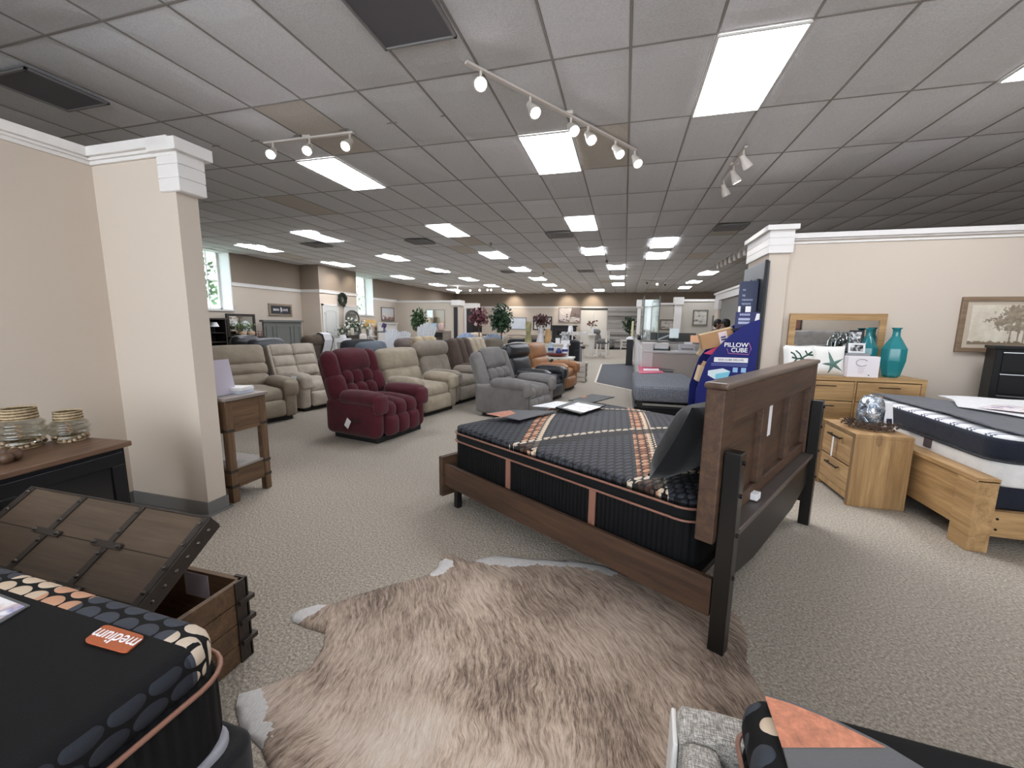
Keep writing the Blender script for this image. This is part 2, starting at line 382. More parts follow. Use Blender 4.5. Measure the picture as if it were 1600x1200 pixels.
# second right partition, along the aisle
GREY=plain('grey_wall_paint',(128,124,120),.8)
mb=MB(); mb.bb(3.2,3.36,13.0,16.3,0,2.5); struct(mb.build('wall_aisle',GREY))
mb=MB(); mb.bb(3.12,3.44,12.9,16.45,2.3,2.5); mb.bb(3.07,3.49,12.85,16.5,2.5,2.57); mb.bb(3.1,3.46,15.75,16.45,1.98,2.3); struct(mb.build('trim_7',WHITE,bev=.003))
mb=MB(); mb.bb(3.13,3.43,15.85,16.4,0,1.98); struct(mb.build('wall_pier',WALL))
# walls behind the counter
mb=MB(); mb.bb(2.28,XR,19.4,19.55,0,2.5); mb.bb(.62,2.3,22.0,22.15,0,2.5); struct(mb.build('wall_office',plain('office_wall',(188,181,170),.8)))
mb=MB(); mb.bb(2.28,XR,19.36,19.58,2.44,2.54); mb.bb(.6,2.3,21.96,22.18,2.42,2.52); mb.bb(2.02,2.42,19.2,19.6,2.3,2.62); mb.bb(2.08,2.36,19.26,19.54,0,2.3); struct(mb.build('trim_8',WHITE,bev=.003))
mb=MB(); mb.bb(.5,1.22,20.3,20.9,2.25,2.58); mb.bb(.56,.7,20.4,20.8,0,2.25); mb.bb(1.0,1.16,20.4,20.8,0,2.25); struct(mb.build('trim_9',WHITE,bev=.003))
# far left partition and piers
mb=MB(); mb.bb(XL,-8.5,20.0,20.15,0,2.48); mb.bb(-8.7,-8.35,19.98,20.6,0,2.3); struct(mb.build('wall_far',WALL))
mb=MB(); mb.bb(XL,-8.3,19.96,20.18,2.46,2.56); mb.bb(-8.75,-8.28,19.9,20.65,2.3,2.58); struct(mb.build('trim_10',WHITE,bev=.003))
mb=MB(); mb.bb(-9.55,-8.62,23.5,24.0,2.3,2.6); mb.bb(-9.5,-9.35,23.55,23.95,0,2.3); mb.bb(-8.85,-8.7,23.55,23.95,0,2.3); struct(mb.build('trim_11',WHITE,bev=.003))
mb=MB(); mb.bb(-9.35,-8.85,23.58,23.66,.0,2.25); tag(mb.build('display_board',plain('board_dark',(38,38,42),.5)),'dark board between the white far piers, left of the red leafed tree','board')
mb=MB(); mb.bb(-8.62,-8.42,19.93,19.98,.0,2.22); tag(mb.build('display_board',plain('board_dark',(38,38,42),.5)),'tall narrow dark board on the end of the far left partition','board')
# ---------------------------------------------------------------- ceiling lights
t=NT('light_diffuser'); t.set(**{'Base Color':(.9,.9,.9,1),'Emission Color':srgb(244,248,255),'Emission Strength':11.0,'Roughness':.4}); DIFF=t.m
ROWN={5:'row of the central panels straight ahead',0:'row left of centre',6:'far central row',8:'row right of the central panels',12:'row along the right partitions',-5:'second row from the left windows',-9:'row beside the left windows','b':'set added overhead out of view to brighten the mirror'}
cnt={}
def ceil_light(x,y,key,dz=-.012):
    k=cnt.get(key,0); cnt[key]=k+1
    lab='glowing white ceiling panel light, %s in the %s'%(['nearest','second','third','fourth','fifth','sixth','seventh','eighth'][k],ROWN[key])
    o=thing('ceiling_light',lab,'ceiling light',(x,y,CZ+dz),0,'ceiling panel lights')
    w,d=TW/2-.016,TD/2-.016
    mb=MB(); mb.bb(-w,w,-d,d,0,.006); mb.build('diffuser',DIFF,o)
    mb=MB(); e=.014
    for a in ((-w-e,w+e,-d-e,-d),(-w-e,w+e,d,d+e),(-w-e,-w,-d,d),(w,w+e,-d,d)): mb.bb(*a,-.004,.012)
    mb.build('frame',WMET,o)
for i,j in sorted(LIGHTS,key=lambda q:q[1]): ceil_light(GX+(i+.5)*TW,GY+(j+.5)*TD,i if i in (5,0,8) else (12 if i==12 else 'b'))
for i,j,k in LP: ceil_light(GX+i*TW,GY+j*TD,k,-.022)
# vents
VD=plain('vent_grey',(138,136,135),.6); VD2=plain('vent_dark',(98,96,102),.6)
VL=['large dark ceiling vent cut by the top edge of the photo','grey square ceiling vent above the near left partition wall','ceiling vent above the right partition capital','ceiling vent left of the second light left of centre','ceiling vent beside the second central panel light','grey ceiling vent by the lights nearest the left windows','far ceiling vent over the white shell chairs','far ceiling vent over the green tree','far ceiling vent over the black sofa and white cabinet']
for (i,j,k),lab in zip(VENTS,VL):
    x=GX+(i+.5)*TW; y=GY+(j+.5)*TD; o=thing('ceiling_vent',lab,'ceiling vent',(x,y,CZ-.034),0,'ceiling vents')
    mb=MB(); s=TW/2-.008; mb.bb(-s,s,-s,s,.004,.012); mb.build('backing',VD2 if k==0 else VD,o)
    mb=MB()
    for q in ((s,s*.66,s*.36) if k else (s,)):
        for a in ((-q,q,-q,-q+.02),(-q,q,q-.02,q),(-q,-q+.02,-q,q),(q-.02,q,-q,q)): mb.bb(*a,-.008+(s-q)*.02,.006)
    mb.build('louvre',VD,o)
# sprinklers
for px,py,lab in ((657+110,379,'sprinkler head hanging near the second light left of centre'),(948,407,'small smoke detector beside the far central lights'),(849,426,'far sprinkler head by the distant lights left of centre')):
    p=az(px,py,CZ); mb=MB(); mb.lathe([(.05,.0),(.05,-.012),(.02,-.02),(.015,-.06),(.035,-.065),(.035,-.07)],(0,0,0),12)
    tag(mb.build('sprinkler',plain('sprinkler_brass',(96,90,82),.4,.6),None,(p.x,p.y,CZ-.004)),lab,'sprinkler')
# track lights
t=NT('lamp_lens'); t.set(**{'Base Color':(1,1,1,1),'Emission Color':srgb(250,248,255),'Emission Strength':26.0}); LENS=t.m
LENSOFF=plain('lamp_lens_off',(70,68,66),.4)
HEADW=plain('track_head_white',(222,214,206),.4)
def track(a,b,heads,label,hl):
    a=Vector(a);b=Vector(b); o=thing('track_light',label,'track light',(a+b)/2,0)
    A=a-(a+b)/2; B=-A
    mb=MB(); mb.bar(A,B,.035,.02); mb.build('rail',HEADW,o)
    mb=MB(); mb.box((0,0,.015),(.1,.05,.03)); mb.build('feed_box',HEADW,o)
    for f,d,on in heads:
        p=A.lerp(B,f); d=Vector(d).normalized()
        piv=p+Vector((0,0,-.09))
        mb=MB(); mb.cyl(p,piv,.012,n=8); mb.bar(piv+d*-.02,piv+d*.07,.014)
        e=piv+d*.15
        mb.M=Matrix.Translation(piv-d*.03)@d.to_track_quat('Z','Y').to_matrix().to_4x4()
        mb.lathe([(.001,-.01),(.03,0),(.034,.05),(.048,.1),(.056,.15),(.056,.165),(.048,.165),(.046,.15)],n=16,cap=False)
        h=mb.build('lamp_head',HEADW,o,smooth=False)
        mb=MB(Matrix.Translation(piv-d*.03)@d.to_track_quat('Z','Y').to_matrix().to_4x4()); mb.lathe([(.046,.15),(.03,.158),(.001,.16)],n=16,cap=False)
        mb.build('lens',LENS if on else LENSOFF,h)
        if on and hl:
            L=bpy.data.lights.new('spot_lamp','SPOT'); L.energy=hl; L.spot_size=1.2; L.spot_blend=.6; L.shadow_soft_size=.05; L.color=(1,.95,.88)
            lo=bpy.data.objects.new('spot_lamp',L); COL.objects.link(lo); q=(a+b)/2+piv+d*.17; lo.location=q; lo.rotation_euler=d.to_track_quat('-Z','Y').to_euler()
zt=CZ-.03
def tr(px0,px1): 
    A=az(*px0,zt);B=az(*px1,zt); return A,B
A,B=tr((413,224),(552,207)); track(A,B,[(.1,(.5,-1,-.9),1),(.52,(.4,-.95,-.9),1),(.96,(.1,-1,-.9),1)],'three head white track light, left above the long ceiling light',25)
A,B=tr((728,97),(994,235)); track(A,B,[(.06,(.35,-1,-.75),1),(.29,(.55,-.55,-.8),1),(.52,(.45,-.8,-.8),1),(.63,(.45,-.7,-.8),1),(.83,(.55,-.6,-.9),1),(.99,(.4,-.7,-.9),1)],'long six head white track light with all lamps lit',25)
A,B=tr((1131,282),(1166,229)); track(B,A,[(.08,(.6,.1,-1),0),(.5,(.5,.1,-1),1),(.98,(.45,.25,-1),0)],'three head track light over the bed, only one lamp lit',20)
A,B=tr((1122,409),(1164,385)); track(A,B,[(k/6,(.3,.3,-1),0) for k in range(7)],'unlit track light beside the right partition capital',0)
A,B=tr((733,451),(790,449)); track(A,B,[(.05,(0,-1,-.3),1),(.3,(.3,-1,-.3),1),(.55,(-.3,-1,-.3),1),(.62,(.2,-1,-.3),1),(.95,(0,-1,-.3),1)],'far track light with sparkling lamps over the trees',0)
A,B=tr((1003,437),(1042,441)); track(A,B,[(.2,(0,-1,-.5),0),(.6,(0,-1,-.5),1),(.9,(.2,-1,-.5),0)],'far track light above the glass screens of the counter',0)
p=az(715,452,CZ-.2); mb=MB(); mb.cyl((0,0,-.02),(0,0,.19),.01,n=6); mb.ball((0,0,-.12),.11,8); 
tag(mb.build('globe_lamp',[plain('globe_glow',(255,255,250),.4,emit=6)],None,p),'small glowing globe lamp hanging above the far left piers','lamp')
# unseen spots without fittings that brighten the far taupe band
for px in (800,885,925,700):
    q=ay(px,463,YB-.7); L=bpy.data.lights.new('wall_spot','SPOT'); L.energy=60; L.spot_size=1.5; L.spot_blend=.8; L.color=(1,.9,.75); L.shadow_soft_size=.1
    lo=bpy.data.objects.new('wall_spot',L); COL.objects.link(lo); lo.location=(q.x,YB-.9,CZ-.12); lo.rotation_euler=Vector((0,.75,-.66)).to_track_quat('-Z','Y').to_euler()
for (x,y) in ((-10.3,13.9),(-10.3,15.0)):  # more unseen spots without fittings, aimed at the bump-out wall
    L=bpy.data.lights.new('wall_spot','SPOT'); L.energy=25; L.spot_size=1.3; L.spot_blend=.8; L.color=(1,.92,.8)
    lo=bpy.data.objects.new('wall_spot',L); COL.objects.link(lo); lo.location=(x,y,CZ-.1); lo.rotation_euler=Vector((-.75,0,-.66)).to_track_quat('-Z','Y').to_euler()
# world: bright overcast daylight outside the windows
w=bpy.data.worlds.new('daylight'); SC.world=w; w.use_nodes=True; bg=w.node_tree.nodes['Background']; bg.inputs[0].default_value=(.86,.93,1,1); bg.inputs[1].default_value=4.5
# trees outside the left windows
LEAF=plain('leaf_outside',(88,118,74),.8,var=.4,bs=30)
for k,(x,y,z,r) in enumerate(((-14.7,11.0,2.9,.95),(-15.8,13.3,1.9,1.4),(-16.5,22.6,2.0,1.3))):
    mb=MB(); rn=random.Random(k)
    for q in range(220):
        a=rn.random()*2*PI; b=math.acos(2*rn.random()-1); rr=r*(.55+.45*rn.random()); c=Vector((rr*math.sin(b)*math.cos(a),rr*math.sin(b)*math.sin(a),rr*math.cos(b)))
        u=Vector((rn.random()-.5,rn.random()-.5,rn.random()-.5)).normalized(); w2=u.cross(Vector((.3,.2,1))).normalized(); s=.16
        mb.add([c-u*s,c+w2*s*.6,c+u*s,c-w2*s*.6],[(0,1,2,3)])
    o=thing('outside_tree',['leafy green tree outside the nearest left window','second bushy tree outside beyond the nearest left window','tree outside the second left window'][k],'tree',(x,y,0))
    mb.build('foliage',LEAF,o,loc=(0,0,z)); mb=MB(); mb.cyl((0,0,0),(0,0,z),.12,.06); mb.build('trunk',plain('bark',(90,76,64),.9),o)
mb=MB(); mb.bb(-22,XL-.5,0,26,-.12,-.02); struct(mb.build('ground_outside',plain('grass_ground',(110,120,90),.9)))
# ================================================================ NEAR FURNITURE
WD=lambda ax,pl=0,pa=1: wood('walnut',(50,34,25),(90,64,45),ax,rough=.62,planks=pl,pax=pa,knots=False)
OK=lambda ax,pl=0,pa=1: wood('oak',(138,104,66),(198,162,114),ax,.8,.5,planks=pl,pax=pa)
RUS=lambda ax,pl=0,pa=1: wood('rustic',(70,52,38),(122,94,68),ax,planks=pl,pax=pa)
COPPER=plain('copper_piping',(142,100,84),.45,bump=.3,bs=300)
BTICK=fabric('black_ticking',(13,14,16),.8,.1,30,.5,90,sheen=.05)
t=NT('ribbed_black'); v=t.co(); s=t.sep(v); w=t.math('SINE',t.math('MULTIPLY',s[1],240)); 
t.set(**{'Base Color':srgb(11,12,14),'Roughness':.75,'Specular IOR Level':.2}); t.bump(t.math('ADD',w,t.math('MULTIPLY',t.noise(v,60,3),.6)),.5,.004); RIB=t.m
# ---- mattress top pattern: rows of padded ovals, copper and cream bands, lines of cream dots
def dots_mat(name,px,py,base,oval,rad=.44,remap=None):
    t=NT(name); v=t.co(); s=t.sep(v); s0,s1=remap(t,s) if remap else (s[0],s[1])
    yv=t.math('DIVIDE',s1,py); row=t.math('FLOOR',yv); odd=t.math('MULTIPLY',t.math('MODULO',t.math('ABSOLUTE',row),2.0),.5)
    xv=t.math('ADD',t.math('DIVIDE',s0,px),odd)
    fx=t.math('SUBTRACT',t.math('FRACT',xv),.5); fy=t.math('SUBTRACT',t.math('FRACT',yv),.5)
    d=t.math('SQRT',t.math('ADD',t.math('MULTIPLY',fx,fx),t.math('MULTIPLY',fy,fy)))
    m=t.math('LESS_THAN',d,rad); dome=t.math('SQRT',t.math('MAXIMUM',t.math('SUBTRACT',rad*rad,t.math('MULTIPLY',d,d)),0.0))
    return t,s,m,dome,xv,row
def lattice(t,s): return t.math('MULTIPLY',t.math('ADD',s[1],t.math('MULTIPLY',s[0],.6)),.86),t.math('MULTIPLY',t.math('SUBTRACT',s[1],t.math('MULTIPLY',s[0],.62)),.85)
t,s,m,dome,xv,row=dots_mat('quilted_top',.036,.046,None,None,.45,lattice)
u,vv=s[0],s[1]
BASEC=srgb(10,11,13); OVAL=srgb(50,53,62)
def inb(a,lo,hi): return t.math('MULTIPLY',t.math('GREATER_THAN',a,lo),t.math('LESS_THAN',a,hi))
W_q=t.math('ADD',vv,t.math('MULTIPLY',u,.6)); S_q=t.math('SUBTRACT',vv,t.math('MULTIPLY',u,.62))
cop=None; cre=None
for c0 in (.20,1.04,-.64,1.88):
    q=inb(S_q,c0+.05,c0+.155); cop=q if cop is None else t.math('MAXIMUM',cop,q)
    q2=inb(S_q,c0,c0+.05); cre=q2 if cre is None else t.math('MAXIMUM',cre,q2)
ccop=t.mix(t.math('GREATER_THAN',t.math('FRACT',t.math('MULTIPLY',t.math('FLOOR',xv),.37)),.5),srgb(142,90,64),srgb(194,144,112))
ln=None; bl=None
for w0 in (1.30,.46,2.15):
    q=inb(W_q,w0-.012,w0+.030); ln=q if ln is None else t.math('MAXIMUM',ln,q)
    q=inb(W_q,w0-.13,w0-.012); bl=q if bl is None else t.math('MAXIMUM',bl,q)
col=t.mix(cop,OVAL,ccop); col=t.mix(cre,col,srgb(212,190,166)); col=t.mix(ln,col,srgb(206,192,174))
mm=t.math('MULTIPLY',m,t.math('SUBTRACT',1.0,t.math('MULTIPLY',bl,.85)))
t.set(**{'Base Color':t.mix(mm,BASEC,col),'Roughness':.7,'Specular IOR Level':.35})
tuft=t.voro(t.co(scale=(3.3,3.3,0)),1.0,rnd=.15)
t.bump(t.math('ADD',dome,t.math('MULTIPLY',t.math('MINIMUM',tuft,.12),6.0)),.8,.02)
QUILT=t.m
def mattress_shell(mb,x0,x1,y0,y1,z0,z1,rc=.09,re=.03,crown=0,n=6):
    # rounded-corner slab with soft top and bottom edges
    def ring(ins,z):
        P=[]; r=max(.004,rc-ins)
        for cx,cyy,a0 in ((x1-ins-r,y1-ins-r,0),(x0+ins+r,y1-ins-r,PI/2),(x0+ins+r,y0+ins+r,PI),(x1-ins-r,y0+ins+r,1.5*PI)):
            for k in range(n+1):
                a=a0+PI/2*k/n; P.append(Vector((cx+r*math.cos(a),cyy+r*math.sin(a),z)))
        return P
    rs=[]
    for k in range(5):
        a=PI/2*k/4; rs.append((re*(1-math.sin(a)),z0+re*(1-math.cos(a))))
    for k in range(5):
        a=PI/2*k/4; rs.append((re*(1-math.cos(a)),z1-re*(1-math.sin(a))))
    b=len(mb.v); P=[];f=[]
    rings=[ring(i,z) for i,z in rs]
    if crown:
        for q in (.06,.14,.24,.36,.5): rings.append(ring(re+q*min(x1-x0,y1-y0)*.9,z1+crown*(1-(1-q/.5)**2)))
    N=len(rings[0])
    for r in rings: P+=r
    for i in range(len(rings)-1):
        for k in range(N): k2=(k+1)%N; f.append((i*N+k,i*N+k2,(i+1)*N+k2,(i+1)*N+k))
    f.append(tuple(range(N-1,-1,-1))); f.append(tuple((len(rings)-1)*N+k for k in range(N)))
    mb.add(P,f); return mb
def ring_path(x0,x1,y0,y1,z,rc,n=6):
    P=[]
    for cx,cyy,a0 in ((x1-rc,y1-rc,0),(x0+rc,y1-rc,PI/2),(x0+rc,y0+rc,PI),(x1-rc,y0+rc,1.5*PI)):
        for k in range(n+1): a=a0+PI/2*k/n; P.append((cx+rc*math.cos(a),cyy+rc*math.sin(a),z))
    return P
# ---- main bed frame
BO_=(.41,1.76,0); BA=math.atan2(.861,.508)
bed=thing('panel_bed','dark walnut panel bed frame seen from behind its headboard','bed',BO_,BA)
mb=MB(); mb.bb(-.03,.09,-.0,.075,.5,1.15); mb.bb(1.68,1.79,0,.075,.5,1.15); mb.bb(.09,1.68,0,.07,1.0,1.15); mb.bb(.09,1.68,.012,.07,.53,.60)
for x in (.58,1.13): mb.bb(x,x+.10,.008,.06,.6,1.0)
hb=mb.build('headboard',WD(0),bed,bev=.006)
mb=MB(); mb.bb(.09,1.68,.040,.062,.6,1.0); mb.build('panel',WD(0),hb)
mb=MB(); mb.bb(-.035,1.795,-.012,.085,1.15,1.178); mb.build('cap_rail',wood('walnut_cap',(66,50,41),(100,80,67),0,knots=False,rough=.3),hb,bev=.012,seg=3)
mb=MB(); mb.bb(.06,1.69,-.05,.06,.5,.528); mb.build('ledge',plain('ledge_grey',(78,70,66),.4,var=.2,bs=40),hb,bev=.004)
mb=MB(); mb.bb(.80,.87,.0385,.0398,.80,.97); mb.build('barcode_label',PAPER,hb)
mb=MB(); mb.bb(.50,.56,-.02,.02,.535,.57); mb.build('felt_block',PAPER,hb,bev=.004)
mb=MB(); mb.prism([(.05,-.03,.5),(.05,-.03,.30),(.5,-.03,.24),(1.3,-.03,.24),(1.69,-.03,.30),(1.69,-.03,.5)],(0,.025,0)); mb.build('apron',BLK,bed,bev=.003)
for x in (0.0,1.69):
    mb=MB(); mb.bb(x,x+.062,-.07,-.005,0,.90); l=mb.build('leg',plain('post_black',(24,22,21),.3),bed,bev=.004); 
    for z in (.86,.72,.55,.36): mb=MB(); mb.cyl((x+.03,-.078,z),(x+.03,-.069,z),.009,n=8); mb.build('bolt',BLKM,l)
for x0 in (0.0,1.72):
    mb=MB(); mb.bb(x0,x0+.03,-.0,1.97,.157,.332); mb.build('side_rail',WD(1),bed,bev=.004)
mb=MB(); mb.bb(-.02,1.77,1.965,2.01,.07,.385); mb.build('footboard',WD(0),bed,bev=.006)
for x,y in ((.863,.108),(.863,1.0),(.05,1.86),(1.66,1.86)): mb=MB(); mb.bb(x-.022,x+.022,y-.022,y+.022,0,.25); mb.build('leg',BLK,bed,bev=.003)
mb=MB(); mb.bb(.03,1.72,.08,1.965,.25,.285); mb.build('slat_deck',plain('deck_dark',(40,34,30),.7),bed)
# ---- its mattress
mat=thing('mattress','thick black pillow top mattress with copper piping on the walnut bed','mattress',BO_,BA)
mb=MB(); mattress_shell(mb,.05,1.70,.095,1.93,.286,.53,.1,.02); mb.build('border',RIB,mat,smooth=True)
mb=MB(); mattress_shell(mb,.045,1.705,.09,1.935,.525,.585,.1,.02); mb.build('gusset',BTICK,mat,smooth=True)
mb=MB(); mattress_shell(mb,.05,1.70,.095,1.93,.578,.635,.1,.045,crown=.055); mb.build('quilted_top',QUILT,mat,smooth=True)
for z in (.525,.585):
    mb=MB(); mb.tube(ring_path(.042,1.708,.087,1.938,z,.1),.0065,6,True); mb.build('piping',COPPER,mat,smooth=True)
for y in (1.305,.645):
    mb=MB(); mb.bb(.043,.052,y-.02,y+.02,.29,.522); mb.build('strap',COPPER,mat)
# pillows against the headboard
def cushion(mb,c,w,h,t_,rot,n=12,pinch=.05):
    R=Euler(rot).to_matrix(); V=[];f=[]
    for sgn in (1,-1):
        for i in range(n+1):
            for j in range(n+1):
                a=-1+2*i/n; b=-1+2*j/n
                k=1-pinch*(1-a*a)*abs(b)**2; kx=1-pinch*(1-b*b)*abs(a)**2
                th=t_/2*(max(0,1-a**4)**.55)*(max(0,1-b**4)**.55)
                V.append(R@Vector((a*w/2*kx,-sgn*th,b*h/2*k))+Vector(c))
        o_=0 if sgn==1 else (n+1)**2
        for i in range(n):
            for j in range(n):
                q=o_+i*(n+1)+j; f.append((q,q+n+1,q+n+2,q+1) if sgn==1 else (q,q+1,q+n+2,q+n+1))
    mb.add(V,f); return mb
for x,lab in ((.36,'black pillow leaning on the near end of the walnut headboard'),(1.18,'black pillow at the far end, half hidden by the walnut headboard')):
    o=thing('pillow',lab,'pillow',Vector(BO_)+Matrix.Rotation(BA,3,'Z')@Vector((x,.215,.675)),BA,'pillows on the walnut bed')
    mb=MB(); cushion(mb,(0,.02,.175),.66,.40,.19,(.42,.05,0),14,.09); mb.build('cushion',fabric('black_pillow',(16,17,19),.9),o,smooth=True)
    mb=MB(); mb.tube([(-.30,.125,.012),(-.1,.135,.01),(.1,.135,.01),(.30,.125,.012)],.006,5); mb.build('seam',BTICK,o)
def sheet(name,pxs,z,th,m,label,cat,group=None,kids_=()):
    P=[az(x,y,z) for x,y in pxs]; c=sum(P,Vector())/len(P); mb=MB(); mb.prism([p-c for p in P],(0,0,th)); 
    # make sure normals point out
    o=mb.build(name,m,None,c); tag(o,label,cat,group); fix(o)
    for n2,px2,m2,lab2 in kids_:
        P2=[az(x,y,z+th)-c for x,y in px2]; mb=MB(); mb.prism([p+Vector((0,0,.0)) for p in P2],(0,0,.0015)); k=mb.build(n2,m2,o); fix(k)
        if lab2: k['label']=lab2
    return o
import bmesh
def fix(o):
    bm=bmesh.new(); bm.from_mesh(o.data); bmesh.ops.recalc_face_normals(bm,faces=bm.faces); bm.to_mesh(o.data); bm.free()
GREYF=plain('felt_grey',(96,96,98),.9,bump=.2,bs=200); ORF=fabric('felt_orange',(186,122,96),.95,.3,60)
PRINT=NT('printed_page'); n=PRINT.noise(PRINT.co(scale=(9,9,1)),1.6,3); PRINT.set(**{'Base Color':PRINT.ramp(n,[(.45,srgb(236,234,238)),(.54,srgb(214,190,186)),(.62,srgb(150,150,190)),(.7,srgb(236,234,238))]),'Roughness':.35}); PRINT=PRINT.m
TEXTP=NT('text_page'); s_=TEXTP.sep(TEXTP.co()); q=TEXTP.math('LESS_THAN',TEXTP.math('FRACT',TEXTP.math('MULTIPLY',s_[1],45)),.22); n=TEXTP.math('GREATER_THAN',TEXTP.noise(TEXTP.co(scale=(30,8,1)),2,2),.48)
TEXTP.set(**{'Base Color':TEXTP.mix(TEXTP.math('MULTIPLY',q,n),srgb(232,232,236),srgb(150,150,158)),'Roughness':.5}); TEXTP=TEXTP.m
ZT=.692
sheet('mattress_card',[(760,647),(797,641.5),(870,643),(812,657)],ZT,.006,GREYF,'grey and orange felt card at the foot of the black mattress','card',None,[('orange_end',[(760,647),(797,641.5),(806,646),(785,652)],ORF,'orange end of the card')])
sheet('price_sheet',[(832,635),(869,627.5),(897,630),(872,638)],ZT+.002,.004,TEXTP,'white printed sheet beside the black tray on the mattress','paper')
sheet('display_tray',[(868,638),(900,627),(946,635),(907,648.5)],ZT+.006,.012,BLK,'black tray holding a colour print on the black mattress','tray',None,[('print_page',[(879,637),(903,629),(939,636),(912,644.5)],PRINT,'colour printed page')])
sheet('black_folder',[(888,626.5),(925,617),(960,621),(926,630)],ZT-.006,.008,plain('folder_black',(30,31,34),.6),'black folder with a small orange logo at the far edge of the mattress','folder',None,[('logo_patch',[(906,620.5),(912,618.5),(918,619.5),(911,621.5)],ORF,'orange logo patch')])
# ---- cowhide rug
OUT=[(690,868),(702,866),(718,872),(735,880),(752,873),(772,869),(800,871),(840,875),(900,878),(940,884),(990,905),(1060,928),(1120,938),(1150,962),(1164,985),(1168,1010),(1166,1035),(1180,1065),(1215,1120),(1240,1200),(1200,1420),(1000,1500),(800,1450),(600,1420),(470,1280),(425,1215),(408,1170),(375,1137),(368,1105),(373,1086),(402,1078),(450,1060),(485,1045),(506,1010),(508,990),(480,982),(457,972),(455,962),(468,954),(495,946),(522,944),(560,930),(620,912),(668,900),(684,888)]
PO=[az(x,y,0) for x,y in OUT]
WHITEPX=[(694,885,.05),(683,895,.04),(755,874,.05),(775,872,.08),(800,875,.08),(825,876,.07),(850,877,.06),(875,879,.06),(900,880,.06),(925,884,.06),(950,890,.06),(462,965,.05),(478,958,.05),(495,952,.03),(372,1100,.07),(385,1125,.06),(380,1140,.05),(395,1155,.05)]
WP=[(az(x,y,0),r) for x,y,r in WHITEPX]
def inside(p,poly):
    c=False;n=len(poly)
    for i in range(n):
        a=poly[i];b=poly[i-1]
        if (a.y>p.y)!=(b.y>p.y) and p.x<(b.x-a.x)*(p.y-a.y)/(b.y-a.y)+a.x: c=not c
    return c
bm=bmesh.new(); vs_=[bm.verts.new((p.x,p.y,0)) for p in PO]; f0=bm.faces.new(vs_); 
if f0.normal.z<0: f0.normal_flip()
x0=min(p.x for p in PO);x1=max(p.x for p in PO);y0=min(p.y for p in PO);y1=max(p.y for p in PO)
STP=.035
k=x0
while k<x1: bmesh.ops.bisect_plane(bm,geom=bm.verts[:]+bm.edges[:]+bm.faces[:],plane_co=(k,0,0),plane_no=(1,0,0)); k+=STP
k=y0
while k<y1: bmesh.ops.bisect_plane(bm,geom=bm.verts[:]+bm.edges[:]+bm.faces[:],plane_co=(0,k,0),plane_no=(0,1,0)); k+=STP
bm.normal_update()
for f in bm.faces:
    if f.normal.z<0: f.normal_flip()
    f.smooth=True
def dseg(p,a,b):
    ab=b-a; t_=max(0,min(1,(p-a).dot(ab)/max(1e-9,ab.length_squared))); return (p-a-ab*t_).length
LW=bm.verts.layers.float.new('white'); LE=bm.verts.layers.float.new('edge')
EDG=[(PO[i-1].copy(),PO[i].copy()) for i in range(len(PO))]
for v_ in bm.verts:
    p=Vector((v_.co.x,v_.co.y,0)); de=min(dseg(p,a,b) for a,b in EDG)
    wv=0
    for c_,r in WP: wv=max(wv,1-(p-c_).length/(r*1.6))
    v_[LW]=max(0,wv); v_[LE]=de
    v_.co.z=.004+.009*min(1,de/.03)+.004*math.sin(p.x*9+2*math.sin(p.y*5))*min(1,de/.1)
be=[e for e in bm.edges if e.is_boundary]
r_=bmesh.ops.extrude_edge_only(bm,edges=be)
for g in r_['geom']:
    if isinstance(g,bmesh.types.BMVert): g.co.z=.0015
me=bpy.data.meshes.new('cowhide_rug'); bm.to_mesh(me); bm.free(); rug=bpy.data.objects.new('cowhide_rug',me); COL.objects.link(rug)
tag(rug,'brindle cowhide rug with white edge patches lying on the carpet','rug')
t=NT('cowhide'); 
at=t.new('ShaderNodeAttribute',attribute_name='white'); 
v=t.co(); sx=t.sep(v)
# hair lies away from the spine: lean of the streaks grows with the distance from the spine line (y = .99)
dyx=t.math('SUBTRACT',sx[1],1.02)
warp=t.noise(t.co(scale=(1.6,1.6,1)),1.3,3,.5)
lx=t.math('ADD',t.math('MULTIPLY',t.math('SUBTRACT',warp,.5),.26),t.math('MULTIPLY',t.math('MULTIPLY',dyx,dyx),.5))
X=t.math('ADD',sx[0],lx); cmb=t.new('ShaderNodeCombineXYZ'); t.l.new(t.math('MULTIPLY',X,62),cmb.inputs[0]); t.l.new(t.math('MULTIPLY',sx[1],8.5),cmb.inputs[1])
st=t.noise(cmb.outputs[0],1.0,6,.72,.25)
cm2=t.new('ShaderNodeCombineXYZ'); t.l.new(t.math('MULTIPLY',X,330),cm2.inputs[0]); t.l.new(t.math('MULTIPLY',sx[1],34),cm2.inputs[1])
fine=t.noise(cm2.outputs[0],1.0,3,.6)
big=t.noise(t.co(scale=(1,1,1),loc=(3,1,0)),2.4,3,.5)
spine=t.math('MAXIMUM',t.math('SUBTRACT',1.0,t.math('DIVIDE',t.math('ABSOLUTE',t.math('SUBTRACT',dyx,t.math('MULTIPLY',t.math('SUBTRACT',warp,.5),.25))),.17)),0.0)
h=t.math('ADD',t.math('ADD',t.math('MULTIPLY',st,.60),t.math('MULTIPLY',fine,.36)),t.math('ADD',t.math('MULTIPLY',t.math('SUBTRACT',big,.5),.38),t.math('MULTIPLY',spine,.13)))
c=t.ramp(h,[(.29,srgb(64,52,44)),(.39,srgb(116,97,84)),(.475,srgb(168,147,130)),(.58,srgb(204,184,167)),(.72,srgb(222,209,197))])
wn_=t.math('GREATER_THAN',t.math('ADD',at.outputs['Fac'],t.math('MULTIPLY',t.math('SUBTRACT',t.noise(t.co(),45,3),.5),.5)),.3)
